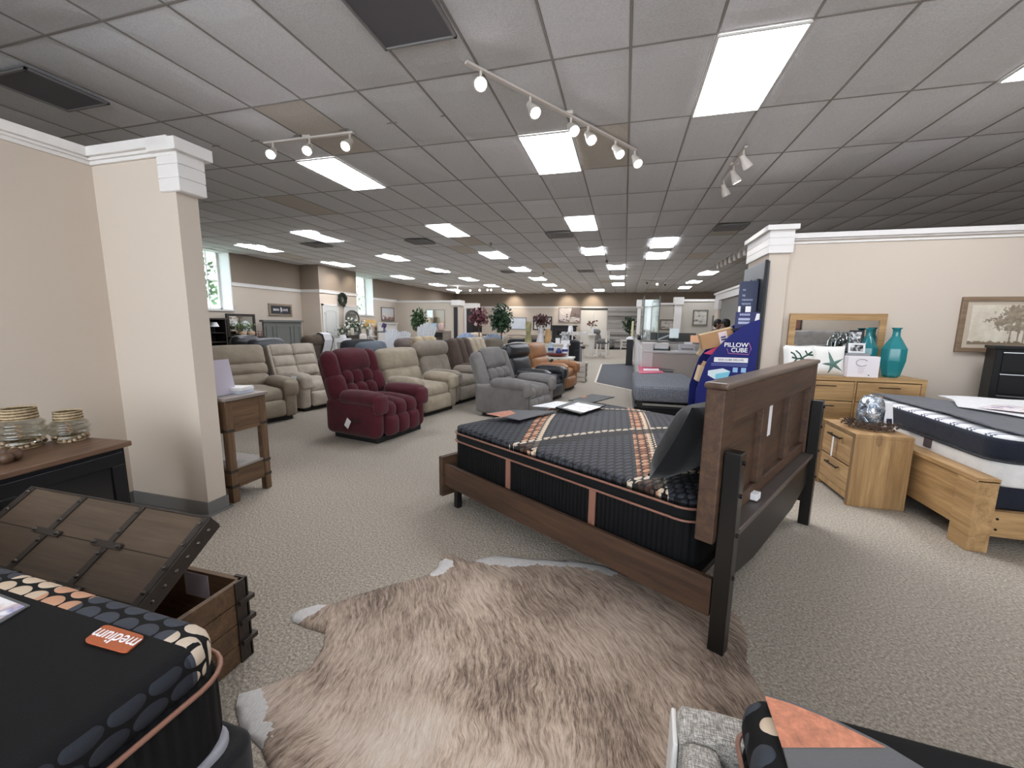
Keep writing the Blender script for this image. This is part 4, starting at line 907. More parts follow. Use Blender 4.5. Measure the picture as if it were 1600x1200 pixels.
# printed pillows
def leafmat(name,seed,c):
    t=NT(name); n=t.noise(t.co(scale=(1,1,1),loc=(seed,0,seed)),7,1,.4,2.5); t.set(**{'Base Color':t.mix(t.math('MULTIPLY',t.math('GREATER_THAN',n,.53),1.0),srgb(232,230,226),srgb(*c)),'Roughness':.9}); return t.m
for x,lab,mm,rz in ((2.03,'white throw pillow with a dark green coral print','coral',.05),(2.325,'white throw pillow with a green starfish print','star',-.1)):
    o=thing('throw_pillow',lab,'pillow',(x,5.60,DZ),rz,'printed pillows on the dresser')
    mb=MB(); cushion(mb,(0,0,.165),.34,.36,.16,(-.22,0,0),12,.06); mb.build('cushion',fabric('pillow_white',(230,228,224),.9,.03),o,smooth=True)
    g=plain('print_green',(44,78,66),.9) if mm=='coral' else plain('print_sage',(92,122,112),.9)
    mb=MB(Matrix.Translation((0,0,.165))@Euler((-.22,0,0)).to_matrix().to_4x4())
    def yy_(a,b): return -.08*max(0,1-(a/.17)**4)**.55*max(0,1-(b/.18)**4)**.55-.0015
    if mm=='coral':
        for br in ([(-.1,.02),(-.05,.0),(.0,.01),(.06,.05),(.11,.09)],[(-.05,0),(-.08,.06),(-.11,.08)],[(0,.01),(-.02,.06),(-.06,.10)],[(0.0,.01),(.05,-.02),(.11,-.01)],[(.06,.05),(.04,.10)],[(.06,.05),(.12,.05)],[(-.05,0),(-.09,-.05)],[(0,.01),(-.03,-.06)]):
            P=[]
            for i in range(len(br)-1):
                for q in range(5): P.append((br[i][0]+(br[i+1][0]-br[i][0])*q/5,br[i][1]+(br[i+1][1]-br[i][1])*q/5))
            P.append(br[-1])
            mb.tube([(a,yy_(a,b)+.006,b) for a,b in P],.011,5)
        mb.build('coral_print',g,o)
    else:
        for k in range(5):
            an=PI/2+.3+k*2*PI/5; L=[.20,.13,.12,.13,.13][k]
            P=[(.03+q/6*L*math.cos(an),-.05+q/6*L*math.sin(an)) for q in range(7)]
            P=[(max(-.14,min(.14,a)),max(-.15,min(.15,b))) for a,b in P]
            mb.tube([(a,yy_(a,b)+.009,b) for a,b in P],[.026-.0038*i for i in range(7)],6)
        mb.build('starfish_print',g,o)
def lbox(name,x,y,z,w,d,h,rz,label,cat,m,group=None):
    o=thing(name,label,cat,(x,y,z),rz,group); mb=MB(); mb.bb(-w/2,w/2,-d/2,d/2,0,h); mb.build('carton',m,o,bev=.003); return o
o=lbox('product_box',2.62,5.50,DZ,.30,.10,.235,.0,'white bedding box with an oval emblem on the dresser','box',plain('box_white',(232,226,230),.5))
mb=MB(); mb.tube([(-.02+.055*math.cos(a),-.052,.165+.04*math.sin(a)) for a in [k*.3+.5 for k in range(18)]],.003,4); mb.build('emblem',plain('emblem_grey',(140,140,150),.5),o)
mb=MB()
for k,w in enumerate((.07,.05,.06,.04)): mb.bb(-.02-w/2,-.02+w/2,-.0515,-.05,.10-.018*k,.106-.018*k)
mb.build('printed_lines',plain('print_pink',(206,190,196),.6),o)
mb=MB(); mb.bb(.05,.065,-.0515,-.05,.02,.03); mb.build('corner_mark',plain('print_dark',(60,60,66),.6),o)
lbox('storage_box',2.45,5.72,DZ,.16,.12,.25,0,'pale grey storage box behind the white bedding box','box',plain('box_grey',(168,170,174),.5))
bx3=lbox('storage_box',2.63,5.70,DZ,.24,.16,.26,0,'grey display block carrying the bottle and photo frames','box',plain('box_greyd',(150,150,154),.5))
CLR=glassy('clear_glass',(214,222,222),.03,.4)
o=thing('glass_bottle','clear glass bottle vase in front of the dresser mirror','vase',(2.53,5.74,DZ+.2605)); mb=MB(); mb.lathe([(.06,0),(.085,.01),(.09,.06),(.085,.13),(.055,.19),(.03,.215),(.028,.24),(.036,.245)],n=18); mb.build('body',CLR,o,smooth=True)
def photof(x,y,z,w,h,rz,tilt,lab,fm,c=None):
    o=thing('photo_frame',lab,'photo frame',(x,y,z),rz,'photo frames on the dresser'); R=Euler((tilt,0,0)).to_matrix().to_4x4()
    mb=MB(R); b=.02
    for a in ((-w/2,w/2,0,b),(-w/2,w/2,h-b,h),(-w/2,-w/2+b,b,h-b),(w/2-b,w/2,b,h-b)): mb.bb(a[0],a[1],-.008,.008,a[2],a[3])
    mb.build('frame',fm,o,bev=.002); mb=MB(R); mb.bb(-w/2+b,w/2-b,-.004,.006,b,h-b); mb.build('photograph',PH,o)
    mb=MB(R); mb.prism([(-.01,.008,.02),(.01,.008,.02),(.01,.008,h*.8),(-.01,.008,h*.8)],(0,.01,0)); mb.build('easel_back',BLK,o); return o
t=NT('mono_photo'); n=t.noise(t.co(scale=(18,18,18)),1,3,.6,1); t.set(**{'Base Color':t.ramp(n,[(.38,srgb(50,50,54)),(.5,srgb(150,150,152)),(.62,srgb(230,230,232))]),'Roughness':.2}); PH=t.m
photof(2.615,5.63,DZ+.262,.17,.115,.05,-.1,'small white framed photo on the grey display block',plain('frame_silver',(226,226,228),.3))
photof(2.635,5.76,DZ+.2605,.16,.27,-.5,-.25,'tilted black framed photo beside the smaller teal vase',BLK)
TEAL=NT('teal_glass'); tr=TEAL.new('ShaderNodeBsdfTransparent'); tr.inputs[0].default_value=srgb(120,206,212); 
TEAL.set(**{'Base Color':srgb(62,158,166),'Roughness':.06,'Specular IOR Level':.8}); mx=TEAL.new('ShaderNodeMixShader'); mx.inputs[0].default_value=.5; TEAL.l.new(tr.outputs[0],mx.inputs[1]); TEAL.l.new(TEAL.b.outputs[0],mx.inputs[2]); TEAL.l.new(mx.outputs[0],TEAL.out.inputs[0]); TEAL=TEAL.m
for x,y,z,R,H,lab in ((2.96,5.60,DZ,.115,.56,'large teal faceted glass vase on the dresser'),(2.775,5.75,DZ,.10,.55,'smaller teal glass vase behind the large one')):
    o=thing('vase',lab,'vase',(x,y,z),.3,'teal vases on the dresser')
    mb=MB(); mb.lathe([(R*.5,0),(R*.72,.02),(R,.34*H),(R,.58*H),(R*.34,.83*H),(R*.3,.93*H)],n=7,cap=False); mb.lathe([(R*.5,0.001),(.001,.001)],n=7,cap=False); mb.build('body',TEAL,o,bev=.008)
    mb=MB(); mb.lathe([(R*.3,.90*H),(R*.29,.96*H),(R*.4,.985*H),(R*.4,H),(R*.26,H),(R*.25,.9*H)],n=16,cap=False); mb.build('neck',TEAL,o,smooth=True)
# framed tree painting + black chest
t=NT('tree_painting'); v=t.co('Object'); s=t.sep(v)
n=t.noise(v,6,4,.6); base=t.ramp(n,[(.3,srgb(196,184,164)),(.7,srgb(222,214,198))])
def blob(cx,cz,rx,rz):
    a=t.math('DIVIDE',t.math('SUBTRACT',s[0],cx),rx); b=t.math('DIVIDE',t.math('SUBTRACT',s[2],cz),rz); return t.math('SQRT',t.math('ADD',t.math('MULTIPLY',a,a),t.math('MULTIPLY',b,b)))
nn=t.noise(v,22,4,.7)
f=None
for q in ((.08,.13,.17,.10),(.16,.05,.15,.08),(-.02,.04,.15,.07),(.10,-.02,.2,.06)):
    d=t.math('LESS_THAN',t.math('ADD',blob(*q),t.math('MULTIPLY',t.math('SUBTRACT',nn,.5),3.2)),.80); f=d if f is None else t.math('MAXIMUM',f,d)
trk=None
for cx in (.05,.12,.17): 
    d=t.math('MULTIPLY',t.math('LESS_THAN',t.math('ABSOLUTE',t.math('SUBTRACT',s[0],cx)),.008),t.math('MULTIPLY',t.math('LESS_THAN',s[2],.05),t.math('GREATER_THAN',s[2],-.2))); trk=d if trk is None else t.math('MAXIMUM',trk,d)
gr=t.math('LESS_THAN',t.math('ADD',s[2],t.math('MULTIPLY',nn,.10)),-.14)
c=t.mix(gr,base,srgb(128,112,92)); c=t.mix(t.math('MULTIPLY',t.math('MAXIMUM',f,trk),.8),c,t.ramp(nn,[(.4,srgb(96,82,64)),(.6,srgb(146,130,106))])); t.set(**{'Base Color':c,'Roughness':.6}); TREEP=t.m
o=thing('framed_painting','brown framed tree painting on the right partition wall','painting',(4.10,5.885,1.45),0)
w,h=.84,.62; mb=MB()
for a in ((-w/2,w/2,h/2-.05,h/2),(-w/2,w/2,-h/2,-h/2+.05),(-w/2,-w/2+.05,-h/2+.05,h/2-.05),(w/2-.05,w/2,-h/2+.05,h/2-.05)): mb.bb(a[0],a[1],-.02,.012,a[2],a[3])
mb.build('frame',wood('frame_wood',(104,84,66),(150,126,102),0,knots=False),o,bev=.004)
mb=MB(); mb.bb(-w/2+.05,w/2-.05,-.006,.01,-h/2+.05,h/2-.05); mb.build('mat_board',plain('mat_beige',(190,176,158),.8),o)
mb=MB(); mb.bb(-w/2+.10,w/2-.10,-.009,.0,-h/2+.09,h/2-.09); mb.build('canvas',TREEP,o)
CHB=plain('chest_black',(9,9,11),.55,spec=.25)
ch=thing('chest_of_drawers','tall black chest with silver trimmed drawers at the right edge','chest',(ay(1547,600,5.36).x,5.36,0),-.42)
mb=MB(); mb.bb(0,.9,0,.40,.04,1.2); mb.bb(-.015,.915,-.02,.41,1.2,1.23); mb.bb(.02,.88,.03,.38,0,.04); mb.build('carcass',CHB,ch,bev=.004)
for k in range(5):
    z0=.08+k*.222; mb=MB(); mb.bb(.05,.85,-.012,.01,z0,z0+.205); d=mb.build('drawer',CHB,ch,bev=.003)
    mb=MB(); mb.bb(.05,.85,-.016,-.01,z0+.195,z0+.203); mb.build('trim_strip',STEEL,d)
    mb=MB(); mb.bar((.30,-.035,z0+.11),(.60,-.035,z0+.11),.012,.02); mb.bar((.33,-.035,z0+.11),(.33,-.01,z0+.11),.01); mb.bar((.57,-.035,z0+.11),(.57,-.01,z0+.11),.01); mb.build('handle',STEEL,d)
# ---- display stand, tall boards and boxes by the right pier
BLUE=plain('display_blue',(20,29,104),.5,spec=.3); SBL=plain('display_black',(14,14,17),.5); CART=plain('carton_kraft',(176,136,98),.8,var=.06,bs=60); CARTL=plain('carton_light',(206,180,146),.8)
ds=thing('display_stand','dark blue curved cardboard display stand with kraft boxes on its shelves','display stand',(1.0,5.72,0),0)
prof=[(-.05,0),(-.05,.56),(-.01,.73),(.05,.95),(.15,1.11),(.29,1.28),(.42,1.39),(.52,1.455),(.62,1.49),(.62,0)]
mb=MB(); mb.prism([(x,0,z) for x,z in prof],(0,.03,0)); sp_=mb.build('side_panel',BLUE,ds); fix(sp_)
mb=MB(); mb.prism([(x,.58,z) for x,z in prof],(0,.03,0)); k=mb.build('side_panel',BLUE,ds); fix(k)
mb=MB(); mb.bb(.59,.62,.03,.58,0,1.45); mb.build('back_panel',SBL,ds)
for z in (.08,.34,.6,.86,1.08): mb=MB(); mb.prism([(.05 if z<1 else .16,.03,z),(.59,.03,z-.03),(.59,.58,z-.03),(.05 if z<1 else .16,.58,z)],(0,0,.012)); k=mb.build('shelf',SBL,ds); fix(k)
RX=(PI/2,0,0)
text('lettering','PILLOW',.076,PAPER,sp_,(.37,-.002,1.165),RX,bold=.0012); text('lettering','CUBE',.076,PAPER,sp_,(.41,-.002,1.10),RX,bold=.0012)
mb=MB(); mb.tube([(x,-.002,z) for x,z in ((.27,1.12),(.29,1.06),(.52,1.05),(.545,1.12),(.51,1.20))],.004,4); mb.build('outline',plain('outline_pink',(190,110,160),.5),sp_)
mb=MB(); mb.bb(.13,.52,-.003,0,.945,1.005); b_=mb.build('banner',PAPER,sp_); text('lettering','SIDE CUBE DELUXE',.034,plain('navy_text',(24,28,70),.5),b_,(.325,-.004,.975),RX)
for z in (.92,.90): mb=MB(); mb.bb(.10,.52,-.002,0,z,z+.007); mb.build('printed_line',plain('pale_blue',(120,130,190),.5),sp_)
mb=MB(); mb.prism([(.07,-.002,.83),(.24,-.002,.865),(.33,-.002,.83),(.31,-.002,.76),(.16,-.002,.72),(.07,-.002,.77)],(0,-.002,0)); k=mb.build('pillow_picture',plain('pic_white',(214,230,238),.5),sp_); fix(k)
mb=MB(); mb.prism([(.16,-.0035,.79),(.33,-.0035,.83),(.31,-.0035,.76),(.16,-.0035,.72)],(0,-.002,0)); k=mb.build('pillow_picture',plain('pic_aqua',(120,196,220),.5),sp_); fix(k)
for x in (.385,.48):
    for z in (.85,.74): mb=MB(); mb.bb(x-.028,x+.028,-.003,0,z-.03,z+.03); mb.build('icon',plain('icon_blue',(150,190,230),.5),sp_)
def carton(pxc,Y,w,d,h,rot,lab,m=CART,lbl=True):
    p=ay(*pxc,Y); o=thing('cardboard_box',lab,'box',p,0,'kraft boxes in the blue stand'); o.rotation_euler=rot
    mb=MB(); mb.bb(-w/2,w/2,-d/2,d/2,-h/2,h/2); mb.build('carton',m,o,bev=.003)
    mb=MB(); mb.bb(-w/2+.004,w/2-.004,-d/2+.004,d/2-.004,h/2,h/2+.003); mb.build('top_flap',CARTL,o)
    if lbl:
        mb=MB(); mb.bb(.02,.12,-d/2-.003,-d/2,-.09,.08); l=mb.build('address_label',plain('label_pink',(226,206,210),.6),o)
        for k in range(2): mb=MB(); mb.bb(.04,.10,-d/2-.0045,-d/2-.003,.0-.03*k,.018-.03*k); mb.build('printed_line',plain('ink_navy',(40,50,100),.6),l)
    return o
carton((1119,529),5.93,.40,.16,.20,(.05,-.27,0),'brown carton with a pink label sticking up from the blue stand')
carton((1096,547),6.08,.05,.05,.16,(0,.5,0),'thin pale carton edge poking left out of the blue stand',CARTL,False)
carton((1104,580),5.95,.16,.2,.22,(0,.35,0),'brown carton tilted on the middle shelf of the blue stand',CART,False)
carton((1092,583),5.93,.05,.2,.2,(0,.2,0),'pale flat carton on the middle shelf beside the tilted brown one',CARTL,False)
mb=MB(); p=ay(1112,549,5.84)
mb.prism([(-.09,0,-.03),(.02,0,-.05),(.1,0,.03),(.06,0,.06)],(0,.02,0)); o=mb.build('packet',plain('packet_pink',(206,62,104),.5),None,p); fix(o); tag(o,'pink packet below the labelled carton in the blue stand','packet')
# tall boards on the pier face
o=thing('wall_board','tall black board fixed to the side of the right pier','board',(1.655,6.3,0),0)
mb=MB(); mb.bb(-.03,.024,-.52,.4,.3,2.2); mb.build('panel',plain('board_slate',(66,68,76),.35),o,bev=.004); mb=MB(); mb.bb(-.034,-.0,-.535,-.51,.3,2.21); mb.build('edge_strip',BLK,o)
o=thing('menu_board','navy information board with white lines of text at the right pier','board',(1.545,6.06,0),0)
mb=MB(); mb.bb(-.02,.0,-.1,.3,1.52,1.99); bd=mb.build('panel',plain('board_navy',(40,48,78),.4),o,bev=.004)
mb=MB(); mb.bb(-.15,.06,-.16,-.13,1.52,1.97); bd2=mb.build('front_panel',plain('board_navy2',(44,52,82),.4),o,bev=.003)
for z,w,h in ((1.86,.05,.02),(1.79,.04,.026),(1.735,.13,.024),(1.685,.12,.024)):
    mb=MB(); n=max(2,int(w/.018))
    for q in range(n): mb.bb(-.11+q*.018,-.11+q*.018+.012,-.1612,-.16,z-h/2*(.7+.3*(q%2)),z+h/2)
    mb.build('blurred_print',plain('text_pale',(150,162,188),.5),bd2)
mb=MB(); mb.bb(.045,.072,-.14,.2,1.452,2.0); mb.build('post',BLK,o,bev=.004)
o=thing('tablet_holder','navy leaflet holder with a small white tablet above the blue stand','holder',(1.475,5.80,1.39),0)
mb=MB(); mb.bb(-.125,.15,-.015,.0,-.02,.19); k=mb.build('panel',plain('leaflet_navy',(36,40,92),.4),o,bev=.006)
mb=MB(); [mb.bb(-.08+q*.02,-.065+q*.02,-.0165,-.015,.145,.17) for q in range(6)]; mb.build('printed_heading',plain('pale_block',(170,176,206),.5),k)
for q in range(2): mb=MB(); mb.bb(-.09,.04,-.0165,-.015,.04+.045*q,.07+.045*q); mb.build('printed_block',plain('pale_block',(170,176,206),.5),k)
mb=MB(); mb.prism([(.08,-.018,.0),(.15,-.018,.0),(.17,-.018,.17),(.11,-.018,.17)],(0,.004,0)); k2=mb.build('tablet',PAPER,o); fix(k2)
mb=MB(); mb.lathe([(.02,-.003),(.02,.003)],(0,0,0),10); k3=mb.build('red_dot',plain('dot_red',(190,50,50),.5),k2,(.125,-.02,.07),rot=(PI/2,0,0))
mb=MB(); mb.bb(-.15,.16,-.02,.03,-.04,-.02); mb.build('tray',SBL,o)
for x,h,w in ((-.09,.08,.025),(.01,.08,.06)): mb=MB(); mb.bb(x-w/2,x+w/2,-.012,-.006,.18,.18+h); mb.build('leaflet',PAPER,o)
# ---- grey adjustable bed
ab=thing('adjustable_base','black adjustable bed base under the grey mattress','bed base',(.20,6.4,0),0)
mb=MB(); mb.bb(0,.96,0,1.98,.03,.165); mb.build('skirt',fabric('base_black',(18,19,21),.9),ab,bev=.01)
mb=MB(); mb.bb(.12,.86,.02,.05,.19,.222); mb.build('retainer_bar',plain('bar_grey',(150,146,140),.5),ab)
mb=MB(); mb.bb(.04,.12,.03,.10,.165,.25); mb.bb(.86,.93,.03,.10,.165,.25); mb.bb(.02,.94,.3,1.93,.165,.25); mb.build('deck',BLK,ab)
for x in (.08,.88):
    for y in (.1,1.85): mb=MB(); mb.lathe([(.025,0),(.025,.04)],(x,y,0),10); mb.build('leg',BLK,ab)
t=NT('grey_knit'); h=t.voro(t.co(scale=(34,34,34)),1.0,rnd=.4); t.set(**{'Base Color':t.ramp(h,[(.2,srgb(92,95,104)),(.7,srgb(122,124,132))]),'Roughness':.9}); t.bump(h,.5,.01); GK=t.m
o=thing('mattress','slim grey mattress with pink leaflet on the adjustable base','mattress',(.20,6.4,0),0)
mb=MB(); mattress_shell(mb,-.01,.98,-.02,2.0,.252,.49,.08,.05); mb.build('cover',GK,o,smooth=True)
sheet('leaflet',[(997,571),(1029,570),(1037,583),(999,584)],.492,.008,plain('leaflet_pink',(206,48,100),.5),'pink printed leaflet on the grey mattress','leaflet',None,[('printed_line',[(1005,576),(1029,576),(1030,579),(1006,579)],PAPER,None)])
sheet('remote_wand',[(1029,576),(1053,579),(1052,582),(1030,580)],.492,.016,BLK,'slim black remote beside the pink leaflet','remote')
# ================================================================ RECLINERS
DARKB=plain('plinth_dark',(26,25,25),.7); TAGM=plain('price_tag_white',(236,236,238),.5)
def recliner(name,label,m,loc,rz,W=.92,D=.95,H=1.02,style='head',tilt=.30,arm=.58,cat='recliner',group='recliners in the showroom rows',tags=(),handle=False,skirt=False,seat_seg=1,arms=(1,1)):
    o=thing(name,label,cat,(loc[0],loc[1],0),math.radians(rz),group)
    aw=.19; sw=W-2*aw; xf=D/2; xb=-D/2+.12
    mb=MB(); mb.bb(xb+.06,xf-.10,-W/2+.07,W/2-.07,0,.07); mb.build('base',DARKB,o,bev=.01)
    for s,on in ((-1,arms[0]),(1,arms[1])):
        y=s*(W/2-aw/2)
        mb=MB(); mb.puff((.01,y,.27),(D-.14,aw*.92,.44),.05 if style!='tuft' else .13,(.012,.008,0),10)
        sp_=mb.build('side_panel',m,o,smooth=True)
        mb=MB(); L=D*.62
        mb.puff((xf-L/2-.03,y,arm-.065),(L,aw*1.08,.15),.065,(.015,.01,.02),8); mb.puff((xf-.055,y,arm-.12),(.10,aw*1.02,.22),.05,(.015,.005,0),6)
        mb.build('armrest',m,o,smooth=True)
        if s==-1 and handle:
            mb=MB(); mb.cyl((.12,y-.105,.26),(.12,y-.135,.26),.014,n=8); mb.bar((.12,y-.13,.26),(.24,y-.15,.285),.018,.03); mb.build('release_handle',plain('handle_dark',(52,30,30),.5),o,bev=.003)
    mb=MB()
    if seat_seg==1: mb.puff((.04,0,.36),(D*.78,sw*1.04,.20),.07,(.02,.0,.035),8)
    else:
        for k in range(seat_seg):
            w=sw*1.04/seat_seg; mb.puff((.05,-sw*.52+w*(k+.5),.37),(D*.80,w*1.03,.20),.07,(.02,0,.03),8)
    mb.build('seat',m,o,smooth=True)
    mb=MB()
    if seat_seg==1: mb.puff((xf-.075,0,.185),(.11,sw*1.03,.24),.05,(.025,0,.0),8)
    else:
        for k in range(seat_seg):
            w=sw*1.04/seat_seg; mb.puff((xf-.075,-sw*.52+w*(k+.5),.19),(.12,w*1.03,.25),.055,(.025,0,0),8)
    mb.build('footrest',m,o,smooth=True)
    # back
    T=Matrix.Translation((xb+.10,0,.34))@Matrix.Rotation(-tilt,4,'Y'); hb=(H-.34)/math.cos(tilt)
    bw=W*.86
    mb=MB(T); mb.puff((-.06,0,hb/2-.03),(.14,bw*.98,hb-.06),.06,(.015,0,0),8); bk=mb.build('backrest',m,o,smooth=True)
    def cush(nm,parts,**kw):
        mb=MB(T)
        for c,d,r,p in parts: mb.puff(c,d,r,p,8)
        return mb.build(nm,m,bk,smooth=True)
    if style=='tuft':
        cush('head_roll',[((.03,0,hb-.15),(.22,bw*.72,.29),.10,(.02,.0,.03))])
        [cush('wing',[((.03,s*bw*.405,hb-.20),(.20,bw*.25,.38),.09,(.02,.01,.01))]) for s in (-1,1)]
        [cush('side_bolster',[((.04,s*bw*.41,hb*.36),(.21,bw*.28,hb*.46),.09,(.03,.01,.02))]) for s in (-1,1)]
        [cush('tuft',[((.04,bw*.205*k,hb-.37),(.17,bw*.23,.21),.07,(.025,.005,.01))]) for k in (-1,0,1)]
        [cush('tuft',[((.055,bw*.205*k,hb-.55),(.18,bw*.23,.22),.07,(.03,.005,.01))]) for k in (-1,0,1)]
    elif style=='head':
        cush('head_pillow',[((.03,0,hb-.19),(.17,bw,.36),.085,(.04,.0,.02))])
        cush('lumbar_cushion',[((.04,0,hb*.29),(.16,bw*.94,hb*.48),.08,(.04,.0,.02))])
    elif style=='split':
        cush('head_pillow',[((.04,0,hb-.13),(.22,bw*1.06,.27),.10,(.03,.0,.02))])
        cush('lumbar_cushion',[((.03,0,hb*.36),(.15,bw*.94,hb*.58),.07,(.03,.0,.02))])
    elif style=='band':
        cush('back_cushion',[((.02,0,hb-.15),(.15,bw*1.02,.32),.07,(.03,.0,.01)),((.03,0,hb-.37),(.16,bw*1.02,.20),.07,(.03,0,.01)),((.05,0,hb-.55),(.18,bw*1.0,.22),.08,(.04,0,.01))])
    elif style=='button':
        cush('back_cushion',[((.02,bw*.245*k,hb-.115-.185*j),(.12,bw*.5,.205),.05,(.028,.002,.004)) for k in (-1,1) for j in range(3)])
        [cush('wing',[((.0,s*bw*.5,hb*.5),(.13,.05,hb-.05),.024,0)]) for s in (-1,1)]
    elif style=='panel':
        [cush('wing',[((.0,s*bw*.42,hb*.48),(.17,bw*.21,hb-.04),.07,(.02,.01,.0))]) for s in (-1,1)]
        cush('head_pillow',[((.03,0,hb-.16),(.17,bw*.64,.34),.07,(.03,.0,.01))])
        [cush('tuft',[((.05,bw*.205*k,hb-.43),(.16,bw*.21,.20),.065,(.03,.005,.01))]) for k in (-1,0,1)]
        [cush('tuft',[((.07,bw*.205*k,hb-.60),(.16,bw*.21,.18),.065,(.03,.005,.01))]) for k in (-1,0,1)]
    elif style=='vert':
        [cush('back_channel',[((.03,bw*.335*k,hb*.5),(.19,bw*.335,hb-.03),.085,(.03,.005,.015))]) for k in (-1,0,1)]
    elif style=='rear':
        cush('head_pillow',[((-.02,0,hb-.14),(.24,bw*1.04,.26),.11,(.02,.0,.02))])
        cush('lumbar_cushion',[((.04,0,hb*.36),(.15,bw*.94,hb*.56),.07,(.03,0,.02))])
        mb=MB(T); mb.bb(-.142,-.136,-bw*.43,bw*.43,.0,hb-.24); mb.build('rear_panel',m,bk)
    for tg in tags:
        x,y,z,rr=tg; mb=MB(Matrix.Translation((x,y,z))@Euler(rr).to_matrix().to_4x4()); mb.bb(-.035,.035,-.002,.002,-.06,.06); mb.build('price_tag',TAGM,o)
    return o
F_=lambda n,c,v=.14: fabric('fabric_'+n,c,.95,v,7)
MAR=F_('maroon',(78,30,38)); TAN=F_('tan',(160,148,130)); TAU=F_('taupe',(140,130,118)); GRY=F_('grey',(118,114,112)); BEI=F_('beige',(158,146,130)); CRE=F_('cream',(182,172,158))
DBR=F_('dark_brown',(86,72,64)); SAND=F_('sand',(176,164,144)); CHAR=leather('leather_charcoal',(62,66,72)); BRN=F_('brown',(104,90,78)); NVB=F_('slate_blue',(100,108,118)); DKC=F_('charcoal_soft',(52,55,60)); OLV=F_('olive',(104,96,84)); BLKL=leather('leather_black',(48,49,52),.34); CARA=leather('leather_caramel',(166,116,76),.45)
recliner('rocker_recliner','plush maroon rocker recliner, tufted, nearest of the chairs',MAR,(-3.0,4.45),-11,W=.92,D=.98,H=1.03,style='tuft',seat_seg=3,handle=True,tilt=.33,tags=((.42,.44,.50,(.2,.1,1.4)),(.06,-.515,.235,(.1,.6,0))))
recliner('recliner','tan recliner with a large head pillow right behind the maroon one',TAN,(-3.15,5.76),-14,W=1.0,D=.98,H=.98,style='head',tags=((.46,.46,.5,(0,0,1.5)),))
recliner('recliner','taupe recliner with a thick pillow back beyond the tan one',TAU,(-3.05,6.85),-10,W=1.0,D=.98,H=1.04,style='split')
recliner('recliner','dark brown recliner with ribbed back beyond the taupe one',DBR,(-2.98,8.05),-6,W=.95,H=1.08,style='vert')
recliner('recliner','pale sand recliner beside the dark brown ribbed one',SAND,(-3.0,9.05),-6,W=.95,H=1.06,style='vert')
recliner('recliner','olive brown recliner in front of the blue white slatted chair',OLV,(-3.0,10.4),-14,W=.9,H=1.0,style='head')
recliner('recliner','grey plush recliner standing just behind the black mattress',GRY,(-1.62,6.12),-16,W=1.0,D=1.0,H=.99,style='panel',seat_seg=3,tilt=.36,tags=((.47,.44,.46,(0,0,1.5)),))
recliner('recliner','black leather recliner between the grey and caramel ones',BLKL,(-1.60,7.5),-14,W=.95,D=1.0,H=1.0,style='split',tags=((.46,.42,.5,(0,0,1.5)),))
recliner('recliner','caramel leather recliner in front of the white cabinet',CARA,(-1.48,8.75),-12,W=.92,D=.98,H=.98,style='head')
recliner('recliner','warm beige recliner with banded back by the end table',BEI,(-5.08,4.48),-20,W=.96,D=.98,H=1.02,style='band',tags=((.40,.44,.56,(0,.2,1.0)),))
recliner('recliner','cream button back recliner left of the maroon one',CRE,(-5.05,5.62),-10,W=.95,D=.95,H=1.02,style='button')
recliner('recliner','charcoal leather recliner seen from behind, left of centre',CHAR,(-6.9,6.05),192,W=1.0,H=1.08,style='rear')
o=recliner('recliner','brown recliner seen from behind with a white cloth on top',BRN,(-7.3,7.9),186,W=1.15,H=1.10,style='rear')
hb_=(1.10-.34)/math.cos(.30)
mb=MB(Matrix.Translation((-7.3,7.9,0))@Matrix.Rotation(math.radians(186),4,'Z')@Matrix.Translation((-.95/2+.22,0,.34))@Matrix.Rotation(-.30,4,'Y'))
P=[(-.185,hb_-.42),(-.19,hb_-.22),(-.18,hb_-.08),(-.10,hb_+.035),(.0,hb_+.045),(.08,hb_-.02),(.12,hb_-.14)]
for i in range(len(P)-1):
    (x0,z0),(x1,z1)=P[i],P[i+1]; mb.prism([(x0,-.30,z0),(x0,.0,z0),(x1,.0,z1),(x1,-.30,z1)],(-.004,0,.004))
k=mb.build('headrest_cloth',PAPER,None); fix(k); tag(k,'white cloth draped over the back of the brown recliner','cloth')
recliner('recliner','charcoal grey recliner behind the maroon one, only its top showing',DKC,(-6.05,7.75),180,W=1.2,H=1.02,style='rear')
recliner('recliner','slate blue plush recliner showing above the tan one',NVB,(-4.55,7.25),4,W=1.05,H=.98,style='split')
recliner('loveseat','cream rolled arm recliner with three vertical back channels',F_('cream_warm',(176,160,132)),(-4.3,9.1),0,W=1.2,H=1.06,style='vert',cat='recliner',arm=.66)
recliner('recliner','brown recliner far left, top visible above the beige one',F_('mocha',(116,98,80)),(-6.9,4.6),185,W=.95,H=1.0,style='rear')
recliner('recliner','dark leather recliner between the charcoal and the white draped one',BLKL,(-8.45,7.0),190,W=.8,H=1.08,style='rear')
recliner('recliner','mauve taupe recliner behind the slate blue one',F_('mauve',(120,108,104)),(-5.9,9.5),180,W=1.0,H=1.0,style='rear')
recliner('armchair','dark grey armchair behind the cream channel back recliner',DKC,(ay(676,538,10.9).x,10.9),200,W=.85,H=.92,style='rear',cat='armchair')
recliner('recliner','grey recliner in the far aisle before the plank wall',F_('far_grey',(120,118,116)),(-1.15,24.6),-20,W=1.0,D=1.1,H=1.1,style='split')
